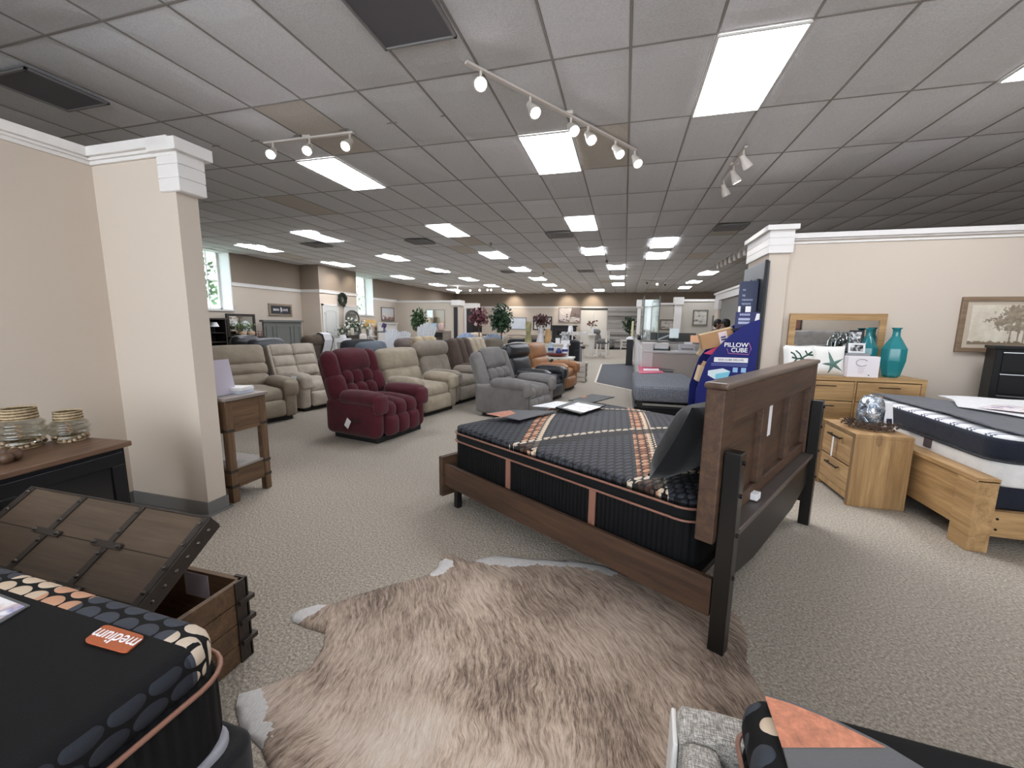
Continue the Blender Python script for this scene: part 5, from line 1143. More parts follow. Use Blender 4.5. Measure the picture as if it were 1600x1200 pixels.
# ================================================================ FAR SHOWROOM
def leaves(mb,c,rx,ry,rz,n,s,seed,hollow=.55):
    rn=random.Random(seed); c=Vector(c)
    for q in range(n):
        a=rn.random()*2*PI; b=math.acos(2*rn.random()-1); k=hollow+(1-hollow)*rn.random()
        p=c+Vector((rx*k*math.sin(b)*math.cos(a),ry*k*math.sin(b)*math.sin(a),rz*k*math.cos(b)))
        u=Vector((rn.random()-.5,rn.random()-.5,rn.random()*.6-.6)).normalized(); w=u.cross(Vector((rn.random()-.5,rn.random()-.5,1))).normalized(); nn=u.cross(w)*.15*s
        ss=s*(.7+.6*rn.random())
        mb.add([p-u*ss,p-u*ss*.2+w*ss*.45+nn,p+u*ss,p-u*ss*.2-w*ss*.45+nn],[(0,1,2,3)])
GL=plain('leaf_green',(58,88,52),.5,var=.45,bs=60); GL2=plain('leaf_green_dark',(44,72,48),.45,var=.4,bs=60); RL=plain('leaf_burgundy',(112,62,70),.6,var=.4,bs=60); DL=plain('leaf_maroon',(82,48,50),.6,var=.4,bs=60)
BARK=plain('bark',(90,76,64),.9); POT=plain('pot_dark',(40,36,34),.5); WFL=plain('petal_white',(236,234,226),.6)
def tree(lab,x,y,h,zc,r,rz,m,n,s,seed,name='potted_tree'):
    o=thing(name,lab,'plant',(x,y,0)); mb=MB(); mb.lathe([(.12,0),(.16,.22),(.17,.24),(.15,.24),(.14,.2)],n=14); mb.build('pot',POT,o,smooth=True)
    mb=MB(); mb.tube([(0,0,.2),(.02,.01,zc*.5),(-.01,0,zc),(0.02,0,zc+rz*.5)],[.025,.022,.018,.01],6)
    for k in range(6): a=k*1.05; mb.tube([(0,0,zc-rz*.6+.1*k*rz),(r*.6*math.cos(a),r*.6*math.sin(a),zc-rz*.3+.12*k*rz)],.008,5)
    mb.build('trunk',BARK,o); mb=MB(); leaves(mb,(0,0,zc),r,r,rz,n,s,seed,.35); mb.build('foliage',m,o); return o
p=ay(780,560,9.9); tree('bushy green tree standing behind the caramel recliner',ay(783,520,11.3).x,11.3,1.9,1.54,.36,.42,GL2,420,.085,11)
p=ay(748,540,12.5); tree('burgundy leafed tree left of the green tree',ay(748,520,13.2).x,13.2,1.9,1.60,.36,.34,RL,330,.08,12)
p=ay(655,512,18.5); tree('tall leafy green plant in the far left corner',ay(654,500,18.0).x,18.0,2.2,1.52,.42,.58,GL,460,.10,13)
p=ay(985,520,24); tree('dark green plant at the far end right of the plank wall',.3,25.6,1.8,1.4,.45,.55,GL2,200,.12,14)
# man cave sign
def frame_pic(name,lab,cat,loc,w,h,face,fm,pm,b=.05,extra=None,d=.04):
    # face 'x': hangs on a wall facing +X; 'y': on a wall facing -Y
    o=thing(name,lab,cat,loc,0 if face=='y' else PI/2); mb=MB()
    for a in ((-w/2,w/2,h/2-b,h/2),(-w/2,w/2,-h/2,-h/2+b),(-w/2,-w/2+b,-h/2+b,h/2-b),(w/2-b,w/2,-h/2+b,h/2-b)): mb.bb(a[0],a[1],-d,0,a[2],a[3])
    mb.build('frame',fm,o); mb=MB(); mb.bb(-w/2+b,w/2-b,-d*.5,0,-h/2+b,h/2-b); mb.build('panel',pm,o); return o
o=frame_pic('wall_sign','dark MAN CAVE sign in a wood frame on the left wall','sign',(XL+.002,12.15,1.79),1.02,.42,'x',wood('sign_wood',(120,104,88),(160,142,122),0,knots=False),plain('sign_slate',(46,50,56),.6),.07)
text('lettering','MAN   CAVE',.118,PAPER,o,(0,-.022,0),RX,bold=.002)
mb=MB(); mb.lathe([(.008,-.09),(.02,-.02),(.022,.09),(.008,.09)],(0,0,0),8); k=mb.build('emblem',PAPER,o,(0.015,-.024,0)); k.scale=(1,.1,1)
# left wall furniture
GHB=plain('grey_paint',(104,106,102),.55)
o=thing('headboard','large grey panelled headboard under the framed sign','headboard',(-11.55,11.8,0),0)
mb=MB(); mb.bb(-.08,0,-.82,.82,.05,1.36); mb.build('panel_body',GHB,o,bev=.006); mb=MB(); mb.bb(-.12,.05,-.88,.88,1.36,1.43); mb.build('crown',GHB,o,bev=.01)
for y0,y1 in ((-.74,-.44),(-.32,.32),(.44,.74)):
    mb=MB(); 
    for a in ((y0,y1,1.20,1.24),(y0,y1,.3,.34),(y0,y0+.04,.34,1.2),(y1-.04,y1,.34,1.2)): mb.bb(0,.02,*a)
    mb.build('moulding',GHB,o)
for y in (-.8,.8): mb=MB(); mb.bb(-.06,0,y-.05,y+.05,0,.06); mb.build('leg',GHB,o)
DKW=wood('dark_stain',(30,26,23),(54,46,40),1,knots=False)
o=thing('dresser','dark dresser under the black framed mirror by the left wall','dresser',(-11.7,10.35,0),0)
mb=MB(); mb.bb(-.25,.25,-.62,.52,.08,.86); mb.bb(-.27,.27,-.65,.55,.86,.90); mb.build('carcass',DKW,o)
for k in range(3):
    for y in (-.33,.23): mb=MB(); mb.bb(.25,.27,y-.27,y+.27,.12+.245*k,.34+.245*k); mb.build('drawer',DKW,o)
for y in (-.56,.46): mb=MB(); mb.bb(-.22,.22,y-.04,y+.04,0,.08); mb.build('leg',DKW,o)
o=thing('dresser_mirror','black framed mirror on the dark dresser, left wall','mirror',(-11.72,10.3,.905),0); mb=MB()
for a in ((-.5,.5,.62,.70),(-.5,.5,0,.07),(-.5,-.42,.07,.62),(.42,.5,.07,.62)): mb.bb(-.03,.03,a[0],a[1],a[2],a[3])
mb.build('frame',DKW,o); mb=MB(); mb.bb(-.01,.012,-.42,.42,.07,.62); mb.build('glass',MIR,o)
BASK=plain('basket_cream',(190,164,136),.8,bump=.5,bs=60)
for k,(y,lab) in enumerate(((10.12,'left basket of leafy greens before the black mirror'),(10.42,'right basket of leafy greens before the black mirror'))):
    o=thing('plant_basket',lab,'plant',(-11.5,y,.901),0,'plant baskets on the dark dresser'); mb=MB(); mb.lathe([(.06,0),(.11,.06),(.12,.11),(.09,.17),(.08,.17),(.1,.1)],n=14,cap=False); mb.lathe([(.06,.002),(.001,.002)],n=14,cap=False); mb.build('basket',BASK,o,smooth=True)
    mb=MB(); leaves(mb,(0,0,.30),.17,.17,.16,70,.05,k+30,.3); mb.build('foliage',plain('leaf_sage',(120,136,96),.6,var=.3,bs=60),o)
o=thing('wire_rack','small red brown wire caddy right of the black mirror','caddy',(-11.5,10.76,.901),0); mb=MB()
for z in (0,.08,.16): mb.tube([(-.05,-.12,z),(.05,-.12,z),(.05,.12,z),(-.05,.12,z)],.006,5,True)
for y in (-.12,0,.12): mb.cyl((.05,y,0),(.05,y,.16),.005,n=5); mb.cyl((-.05,y,0),(-.05,y,.16),.005,n=5)
mb.build('frame',plain('wire_red',(120,76,70),.5),o)
o=thing('side_table','small dark pedestal table before the dark dresser','table',(-8.9,8.5,0),0)
mb=MB(); mb.lathe([(.25,.80),(.27,.82),(.25,.84)],n=20); mb.build('top',DKW,o); mb=MB(); mb.lathe([(.16,0),(.17,.03),(.05,.06),(.07,.25),(.04,.4),(.08,.6),(.05,.78),(.1,.80)],n=14); mb.build('pedestal',DKW,o,smooth=True)
o=thing('figurine','small dark white figurine on the pedestal table','figurine',(-8.9,8.45,.841),0); mb=MB(); mb.ball((0,0,.06),.06,8,(1,1.4,1)); mb.ball((0,.06,.12),.04,7); mb.build('body',plain('figurine_dark',(60,54,56),.3),o,smooth=True); mb=MB(); mb.ball((.04,-.02,.075),.035,6); mb.build('patch',PAPER,o,smooth=True)
o=thing('hutch_cabinet','tall dark open cabinet with a white lamp by the left wall','cabinet',(-11.7,9.25,0),0)
mb=MB(); mb.bb(-.22,.22,-.35,-.31,.05,1.42); mb.bb(-.22,.22,.31,.35,.05,1.42); mb.bb(-.22,-.2,-.33,.33,.05,1.42); mb.bb(-.23,.24,-.37,.37,1.42,1.46); mb.bb(-.22,.22,-.33,.33,0,.5); mb.build('carcass',DKW,o)
for z in (.75,1.02): mb=MB(); mb.bb(-.2,.2,-.31,.31,z,z+.02); mb.build('shelf',DKW,o)
o=thing('table_lamp','small white shaded lamp inside the tall dark cabinet','lamp',(-11.6,9.3,1.041),0); mb=MB(); mb.lathe([(.05,0),(.05,.01),(.012,.02),(.012,.18)],n=10); mb.build('base',POT,o); mb=MB(); mb.lathe([(.13,.17),(.08,.30)],n=16,cap=False); mb.build('lamp_shade',PAPER,o,smooth=True)
# bump-out: doors, wreath, arched mirror
DOORM=plain('door_white',(214,214,210),.5)
for n,(y0,y1) in ((2,(13.32,14.1)),(3,(14.58,15.36))):
    mb=MB(); mb.bb(-11.16,-11.11,y0,y1,0,2.0); d=struct(mb.build('door_%d'%n,DOORM))
    mb=MB(); 
    for a in ((y0-.07,y0,0,2.07),(y1,y1+.05,0,2.07),(y0-.07,y1+.05,2.0,2.07)): mb.bb(-11.16,-11.10,*a)
    mb.build('door_frame',WHITE,d)
    mb=MB(); ym=(y0+y1)/2; w=(y1-y0)/2-.1
    mb.tube([(-11.105,ym-w,1.0),(-11.105,ym-w,1.72)]+[(-11.105,ym-w*math.cos(PI*q/10),1.72+.13*math.sin(PI*q/10)) for q in range(1,10)]+[(-11.105,ym+w,1.72),(-11.105,ym+w,1.0)],.012,5,True)
    mb.tube([(-11.105,ym-w,.15),(-11.105,ym+w,.15),(-11.105,ym+w,.85),(-11.105,ym-w,.85)],.012,5,True); mb.build('moulding',DOORM,d)
    mb=MB(); mb.ball((-11.07,y0+.07,1.0),.03,7); mb.bb(-11.11,-11.105,y0+.03,y0+.05,1.65,1.75); mb.build('knob',STEEL,d)
o=thing('wreath','dark green wreath hanging between the two white doors','wreath',(-11.07,14.38,2.30),0); mb=MB(); rn=random.Random(5)
for k in range(420):
    a=rn.random()*2*PI; r=.18+.13*(rn.random()-.5); p=Vector((.03*(rn.random()-.3),r*math.cos(a),r*math.sin(a))); d=Vector((rn.random()*.6,math.cos(a+1+rn.random()),math.sin(a+1+rn.random()))).normalized(); w=d.cross(Vector((1,0,0))).normalized()*.018
    mb.add([p,p+d*.05+w,p+d*.1,p+d*.05-w],[(0,1,2,3)])
mb.build('foliage',plain('wreath_green',(38,48,36),.7,var=.4,bs=80),o); mb=MB(); mb.tube([(-.02,.19*math.cos(q*.35),.19*math.sin(q*.35)) for q in range(18)],.05,6,True); mb.build('ring',plain('wreath_core',(30,34,28),.9),o)
CON=wood('console_dark',(56,46,40),(84,70,60),1,knots=False)
o=thing('console_table','dark console table carrying the arched mirror and flowers','table',(-10.75,14.6,0),0); mb=MB(); mb.bb(-.2,.2,-.7,.7,.82,.87); mb.build('top',CON,o)
for x in (-.15,.15):
    for y in (-.62,.62): mb=MB(); mb.bb(x-.03,x+.03,y-.03,y+.03,0,.82); mb.build('leg',CON,o)
mb=MB(); mb.bb(-.17,.17,-.65,.65,.62,.82); mb.build('apron',CON,o)
o=thing('arched_mirror','arched grey brown mirror on the dark console table','mirror',(-10.86,14.68,.871),0); mb=MB()
P=[(0,-.4,0),(0,-.4,.65)]+[(0,-.4*math.cos(PI*q/12),.65+.32*math.sin(PI*q/12)) for q in range(1,12)]+[(0,.4,.65),(0,.4,0)]
mb.tube(P,.045,6,True); mb.build('frame',plain('frame_grey',(84,82,76),.5),o); mb=MB(); mb.prism([(p_[0],p_[1],p_[2]) for p_ in P],(.01,0,0)); k=mb.build('glass',MIR,o); fix(k)
def flowers(lab,x,y,z,vm,vh,vr,nl,nf,r,rz,seed,fm=WFL,name='flower_arrangement',fs=.045,gm=GL):
    o=thing(name,lab,'flowers',(x,y,z),0); mb=MB(); mb.lathe([(vr*.7,0),(vr,.05*vh),(vr*.9,.6*vh),(vr*.7,vh),(vr*.6,vh),(vr*.7,.3*vh)],n=14,cap=False); mb.lathe([(vr*.7,.001),(.001,.001)],n=14,cap=False); mb.build('vase',vm,o,smooth=True)
    mb=MB(); leaves(mb,(0,0,vh+rz*.8),r,r,rz,nl,.06,seed,.2); rn=random.Random(seed)
    for k in range(8): mb.tube([(0,0,vh*.2),((rn.random()-.5)*r,(rn.random()-.5)*r,vh+rz)],.005,4)
    mb.build('foliage',gm,o); mb=MB()
    for k in range(nf): a=rn.random()*2*PI; q=r*(.5+.5*rn.random()); mb.ball((q*math.cos(a),q*math.sin(a),vh+rz*(.4+1.3*rn.random())),fs,5,(1,1,.8))
    mb.build('blossom',fm,o); return o
CRY=glassy('crystal',(226,230,228),.05,.5)
flowers('white flowers in a low white pot left of the arched mirror',-10.5,13.55,.76,PAPER,.14,.14,50,12,.28,.22,41)
flowers('tall white flowers in a pale vase before the arched mirror',-10.55,14.2,.871,plain('vase_pale',(222,216,196),.3),.30,.08,50,12,.22,.22,42)
flowers('white flowers in a clear glass vase before the arched mirror',-10.5,14.62,.871,CRY,.26,.08,40,8,.22,.2,43)
flowers('white orchid arrangement right of the arched mirror',-10.5,15.15,.871,CRY,.16,.07,30,14,.26,.2,44)
o=thing('plant_stand','white pot stand below the left white flowers','stand',(-10.5,13.55,0),0); mb=MB(); mb.bb(-.22,.22,-.22,.22,.62,.76); mb.build('top',PAPER,o); mb=MB()
for x in (-.18,.18):
    for y in (-.18,.18): mb.bb(x-.025,x+.025,y-.025,y+.025,0,.62)
mb.build('leg_frame',PAPER,o)
o=thing('table_lamp','tan drum shaded lamp under the second left window','lamp',(-10.9,15.9,.781),0); mb=MB(); mb.lathe([(.09,0),(.1,.03),(.03,.06),(.09,.2),(.06,.36),(.02,.44)],n=14); mb.build('base',PAPER,o,smooth=True); mb=MB(); mb.lathe([(.27,.42),(.23,.72)],n=20,cap=False); mb.build('lamp_shade',plain('shade_tan',(188,152,96),.8,emit=.25),o,smooth=True)
o=thing('side_table','small white side table holding the tan lamp','table',(-10.9,15.9,0),0); mb=MB(); mb.lathe([(.28,.74),(.3,.76),(.28,.78)],n=18); mb.build('top',PAPER,o); mb=MB(); mb.lathe([(.2,0),(.2,.03),(.04,.06),(.04,.74)],n=12); mb.build('pedestal',PAPER,o)
o=thing('skirted_chair','pale skirted chair below the second left window','chair',(ay(577,525,13.4).x,13.4,0),.4); sk=fabric('skirt_pale',(206,198,190),.9,.08,8)
mb=MB(); mb.puff((0,0,.24),(.6,.6,.46),.05,.01,6); mb.build('seat',sk,o,smooth=True); mb=MB(); mb.puff((-.22,0,.68),(.16,.62,.56),.07,.02,6); mb.build('backrest',sk,o,smooth=True)
# ---- white shell back chairs and round tables
SHW=plain('slat_white',(226,230,238),.5); SHB=plain('slat_blue',(176,196,226),.5)
def shell(lab,x,y,rz,m,s=1.0,z=0):
    o=thing('slat_back_chair',lab,'chair',(x,y,0),rz,'slatted shell back chairs')
    mb=MB(); mb.bb(-.25*s,.25*s,-.28*s,.28*s,.42*s,.46*s); mb.build('seat',m,o)
    for k in range(7):
        a=(k-3)*.075; L=(.60-.012*(k-3)**2)*s; y0=(k-3)*.072*s
        mb=MB(); mb.prism([(-.24*s,y0-.033*s,.40*s),(-.24*s,y0+.033*s,.40*s),(-.42*s,y0+L*math.sin(a)+.046*s,.46*s+L),(-.43*s,y0+L*math.sin(a),.49*s+L),(-.42*s,y0+L*math.sin(a)-.046*s,.46*s+L)],(.018,0,.004)); k_=mb.build('back_slat',m,o); fix(k_)
    for yy in (-.25,.25):
        mb=MB(); mb.bb(.17*s,.23*s,yy*s-.03,yy*s+.03,0,.62*s); mb.build('leg',m,o); mb=MB(); mb.bar((-.1*s,yy*s,.42*s),(-.42*s,yy*s,0.0),.06*s,.03); mb.build('leg',m,o); mb=MB(); mb.bb(-.36*s,.27*s,yy*s*1.12-.05,yy*s*1.12+.05,.62*s,.645*s); mb.build('armrest',m,o)
    mb=MB(); mb.bar((-.33*s,-.24*s,.78*s),(-.33*s,.24*s,.78*s),.03,.05); mb.build('back_rail',m,o); return o
SH=[(ay(601,517,14.5).x,14.5,2.9,SHW,1.05,'white slatted chair farthest left of the shell back chairs'),(ay(626,520,17.6).x,17.6,2.6,SHW,.92,'small white slatted chair beside the dark table edge'),(ay(655,520,14.6).x,14.6,2.7,SHW,1.28,'tall white slatted shell back chair left of the taupe console'),(ay(717,530,12.3).x,12.3,2.6,SHB,1.02,'bluish slatted chair behind the dark brown ribbed recliner'),(ay(759,530,11.9).x,11.9,2.5,SHB,1.02,'bluish slatted chair behind the olive recliner')]
for x,y,rz,m,s,lab in SH: shell(lab,x,y,rz,m,s)
o=thing('patio_table','round dark top table by the white slatted chairs','table',(ay(605,520,16.0).x,16.0,0),0); mb=MB(); mb.lathe([(.55,.96),(.57,.98),(.55,1.0)],n=24); mb.build('top',plain('top_slate',(70,72,78),.4),o); mb=MB(); mb.lathe([(.3,0),(.3,.03),(.06,.06),(.06,.96)],n=12); mb.build('pedestal',SHW,o)
flowers('purple flowers on the round table by the slatted chairs',ay(632,520,16.2).x-.9,16.05,1.001,plain('vase_blue',(130,140,170),.4),.14,.06,16,10,.12,.12,45,plain('petal_purple',(88,60,120),.6))
# left wall picture, white headboard
ABS=NT('abstract_art'); s=ABS.sep(ABS.co()); n=ABS.noise(ABS.co(scale=(3,3,5)),1.6,3,.5,.6); ABS.set(**{'Base Color':ABS.ramp(ABS.math('ADD',ABS.math('MULTIPLY',s[2],1.0),n),[(.18,srgb(120,106,104)),(.33,srgb(190,150,140)),(.42,srgb(222,216,214)),(.8,srgb(206,208,214))]),'Roughness':.6}); ABS=ABS.m
frame_pic('framed_picture','pale landscape picture above the white headboard, left wall','picture',(XL+.002,19.1,1.8),1.2,.72,'x',plain('frame_pewter',(120,112,106),.5),ABS,.04)
o=thing('headboard','white headboard below the pale landscape picture','headboard',(-11.75,18.7,0),0); mb=MB(); mb.bb(-.06,0,-.85,.85,.05,1.30); mb.build('panel',WHITE,o); mb=MB(); mb.bb(-.1,.05,-.9,.9,1.30,1.38); mb.build('crown',WHITE,o)
for y in (-.8,.8): mb=MB(); mb.bb(-.06,.02,y-.06,y+.06,0,1.3); mb.build('leg',WHITE,o)
# far left partition: console, mirror, lamp, cushions
TPC=wood('taupe_oak',(112,102,92),(150,138,126),0,knots=False)
CX_=ay(682,525,16.2).x
o=thing('console_cabinet','taupe open console cabinet in front of the far left partition','cabinet',(CX_,16.2,0),.1); mb=MB(); mb.bb(-.6,.6,-.22,.22,1.0,1.06); mb.bb(-.6,-.54,-.22,.22,.0,1.0); mb.bb(.36,.6,-.22,.22,.0,1.0); mb.bb(-.54,.36,-.2,.2,.1,.14); mb.bb(-.54,.36,.18,.2,.14,1.0); mb.build('carcass',TPC,o)
mb=MB(); mb.bb(-.5,.32,-.215,-.19,.80,.97); mb.build('drawer',BLK,o)
CUS=[((172,196,198),CX_-.42,'aqua cushion propped on the taupe console'),((150,176,190),CX_-.12,'blue grey cushion second on the taupe console'),((206,176,170),CX_+.22,'pink cushion on the taupe console')]
for k,(c,x,lab) in enumerate(CUS):
    o=thing('cushion',lab,'cushion',(x,16.22,1.061),.1,'cushions on the taupe console'); mb=MB(); mb.puff((0,0,.16),(.26,.1,.32),.04,(0,.03,0),6); mb.build('cover',fabric('cushion_%d'%k,c),o,smooth=True)
o=frame_pic('wall_mirror','wide silver framed mirror on the far left partition','mirror',(-9.7,19.998,1.62),1.1,.95,'y',plain('frame_silver2',(150,152,150),.4),MIR,.04)
o=thing('side_table','dark side table under the lamp by the far left partition','table',(-9.9,19.4,0),0); mb=MB(); mb.bb(-.3,.3,-.25,.25,.70,.75); mb.build('top',DKW,o); mb=MB(); mb.bb(-.26,.26,-.2,.2,0,.7); mb.build('body',DKW,o)
o=thing('table_lamp','pale shaded lamp between the far left plant and the mirror','lamp',(-8.35,17.75,.751),0); 
o.location=(-9.9,19.4,.751); mb=MB(); mb.lathe([(.09,0),(.1,.02),(.04,.05),(.1,.22),(.03,.5),(.02,.62)],n=12); mb.build('base',plain('lamp_green',(110,124,104),.3),o,smooth=True); mb=MB(); mb.lathe([(.22,.60),(.15,.95)],n=16,cap=False); mb.build('lamp_shade',plain('shade_cream',(222,214,190),.8),o,smooth=True)
# dark desk with monitor near far piers
o=thing('desk','dark desk by the far left white piers','desk',(-8.2,22.6,0),0); mb=MB(); mb.bb(-.8,.8,-.35,.35,.72,.76); mb.build('top',BLK,o); mb=MB(); mb.bb(-.75,.75,-.3,.3,0,.72); mb.build('body',plain('desk_brown',(44,36,34),.5),o)
o=thing('monitor','small black monitor on the dark far desk','monitor',(-8.3,22.6,.761),.1); mb=MB(); mb.bb(-.28,.28,-.02,.02,.12,.5); mb.build('screen',BLK,o); mb=MB(); mb.bb(-.1,.1,-.08,.08,0,.015); mb.bb(-.02,.02,.0,.02,.01,.14); mb.build('stand',BLK,o)
# sofas in the middle distance
def sofa(lab,x,y,rz,W,m,H=.88,D=.95,n=3,group=None,name='sofa',cushions=True):
    o=thing(name,lab,'sofa',(x,y,0),rz,group); mb=MB(); mb.puff((0,0,.25),(D,W,.38),.05,0,6); mb.build('body',m,o,smooth=True)
    for s in (-1,1): mb=MB(); mb.puff((0,s*(W/2-.11),.36),(D,.24,.6),.08,.01,6); mb.build('armrest',m,o,smooth=True)
    mb=MB(); mb.puff((-D/2+.14,0,H/2+.05),(.26,W,H-.1),.1,.01,6); mb.build('backrest',m,o,smooth=True)
    w=(W-.46)/n
    for k in range(n):
        mb=MB(); mb.puff((.1,-W/2+.23+w*(k+.5),.48),(D*.7,w*.98,.18),.06,(0,0,.02),6); mb.build('seat_cushion',m,o,smooth=True)
        mb=MB(); mb.puff((-D/2+.33,-W/2+.23+w*(k+.5),.72),(.2,w*.96,.38),.08,(.03,0,.02),6,rot=(0,-.2,0)); mb.build('back_cushion',m,o,smooth=True)
    for sx in (-1,1):
        for sy_ in (-1,1): mb=MB(); mb.bb(sx*(D/2-.1)-.03,sx*(D/2-.1)+.03,sy_*(W/2-.1)-.03,sy_*(W/2-.1)+.03,0,.08); mb.build('leg',POT,o)
    return o
BKF=fabric('sofa_black',(32,32,36),.85,.15,8)
sofa('black sofa right behind the white low cabinet',-2.45,13.0,PI/2,2.3,BKF,.92)
sofa('beige sofa behind the green and burgundy trees',-4.6,15.6,-PI/2+.2,2.0,F_('sofa_beige',(150,138,122)),.9)
sofa('brown grey sofa left of the black sofa, under the trees',-4.2,17.4,-PI/2,1.9,F_('sofa_brown',(120,104,92)),.9,n=2)
o=thing('armchair','peach cream armchair by the far left piers','armchair',(-7.0,19.0,0),-.8); mb=MB(); mb.puff((0,0,.26),(.8,.8,.44),.06,.01,6); mb.build('seat',F_('peach',(196,178,158)),o,smooth=True); mb=MB(); mb.puff((-.3,0,.62),(.22,.8,.6),.1,.02,6); mb.build('backrest',F_('peach',(196,178,158)),o,smooth=True)
# white cabinet with goods
o=thing('low_cabinet','white two door low cabinet in front of the black sofa','cabinet',(-2.35,11.75,0),-.10)
mb=MB(); mb.bb(-.80,.80,-.2,.2,.03,.80); mb.bb(-.84,.84,-.23,.23,.80,.85); mb.bb(-.74,.74,-.18,.18,0,.03); mb.build('carcass',plain('cabinet_white',(212,206,196),.5),o,bev=.004)
for x in (-.39,.39):
    mb=MB(); mb.bb(x-.36,x+.36,-.215,-.2,.10,.74); d=mb.build('door',plain('cabinet_white',(212,206,196),.5),o,bev=.004); mb=MB(); mb.tube([(x+.24*math.cos(q*.5),-.216,.42+.2*math.sin(q*.5)) for q in range(13)],.008,4,True); mb.build('moulding',plain('cabinet_white2',(196,188,178),.5),d)
def onc(f,dy=0): return Matrix.Rotation(-.10,3,'Z')@Vector((f,dy,0))+Vector((-2.35,11.75,.851))
def vase(lab,loc,prof,m,n=14,name='vase'):
    o=thing(name,lab,'vase',loc,0); mb=MB(); mb.lathe(prof,n=n); mb.build('body',m,o,smooth=True); return o
vase('tall greenish gold vase on the white low cabinet',onc(-.38),[(.08,0),(.11,.03),(.07,.25),(.10,.5),(.09,.62),(.06,.62)],plain('vase_olive',(166,160,116),.35,var=.35,bs=40))
vase('tall white vase holding the maroon branches',onc(.0),[(.13,0),(.12,.05),(.06,.3),(.075,.42),(.06,.42)],plain('vase_white',(226,222,226),.3))
vase('tapered tan wooden vase on the white low cabinet',onc(.22),[(.10,0),(.095,.1),(.07,.36),(.085,.40),(.07,.40)],plain('vase_wood',(196,158,112),.5))
o=thing('branch_bouquet','maroon leafy branches rising from the white vase','branches',onc(.0)+Vector((0,0,.33)),0); mb=MB(); leaves(mb,(.03,0,.32),.30,.25,.20,240,.06,61,.2); mb.build('foliage',DL,o); mb=MB()
for k in range(7): a=k*.9; mb.tube([(.015*math.cos(a),.015*math.sin(a),-.2),(.18*math.cos(a),.18*math.sin(a),.35)],.005,4)
mb.build('stem',BARK,o)
o=lbox('candle_box',onc(.52).x,onc(.52).y,.851,.12,.1,.16,0,'small white box with dark lid on the white low cabinet','box',PAPER); mb=MB(); mb.bb(-.065,.065,-.055,.055,.16,.22); mb.build('lid',POT,o)
o=lbox('floral_box',onc(.74).x,onc(.74).y,.851,.24,.12,.10,0,'white box with a dark floral print on the white low cabinet','box',PAPER); mb=MB(); mb.bb(-.11,.11,-.05,.05,.10,.34); mb.build('printed_block',PH,o)
# white table with tray
WT=plain('table_white',(214,208,200),.5)
o=thing('display_table','white table holding a red tray beside the caramel recliner','table',(-1.62,10.05,0),0); mb=MB(); mb.bb(-.46,.46,-.28,.28,.56,.60); mb.build('top',WT,o,bev=.005)
for x in (-.4,.4):
    for y in (-.22,.22): mb=MB(); mb.bb(x-.03,x+.03,y-.03,y+.03,0,.56); mb.build('leg',WT,o)
mb=MB(); mb.bb(-.37,.37,-.01,.01,.12,.52); mb.build('back_panel',WT,o)
for x in (-.05,.12): mb=MB(); mb.bb(x-.03,x+.03,-.24,-.22,.0,.56); mb.build('dark_bar',BLK,o)
tt=(-1.62,10.05,.601)
o=thing('tray','dark red boat shaped tray on the white table','tray',(tt[0]+.0,tt[1],tt[2]),0); mb=MB(); mb.lathe([(.10,0),(.20,.05),(.22,.08),(.20,.08),(.1,.02)],n=18); k=mb.build('dish',plain('tray_red',(104,44,40),.4),o,smooth=True); k.scale=(1.35,.8,1)
for x,c,h,lab in ((-.16,(168,186,196),.34,'tall pale blue bottle standing behind the red tray'),(.04,(60,76,140),.2,'blue jar standing behind the red tray'),(.20,(226,228,236),.30,'white blue banded jar standing behind the red tray')):
    o=thing('jar',lab,'jar',(tt[0]+x,tt[1]+.22,tt[2]),0,'jars behind the red tray'); mb=MB(); mb.lathe([(.06,0),(.075,.02),(.075,.7*h),(.04,.85*h),(.05,h),(.03,h)],n=12); mb.build('body',plain('jar_%d'%int(h*100),c,.3),o,smooth=True); mb=MB(); mb.lathe([(.077,.4*h),(.077,.6*h)],n=12,cap=False); mb.build('band',plain('jar_band',(44,60,120),.4),o)
o=thing('crate','white slatted crate on the carpet by the caramel recliner','crate',(-.98,10.15,0),0); mb=MB()
for z in (.02,.14,.26,.38): mb.bb(-.14,.14,-.2,-.18,z,z+.09); mb.bb(-.14,.14,.18,.2,z,z+.09); mb.bb(.12,.14,-.2,.2,z,z+.09); mb.bb(-.14,-.12,-.2,.2,z,z+.09)
mb.build('slat',plain('crate_white',(196,188,178),.7),o); mb=MB()
for x in (-.11,.11):
    for y in (-.17,.17): mb.bb(x-.02,x+.02,y-.02,y+.02,0,.47)
mb.build('corner_post',plain('crate_white',(196,188,178),.7),o)
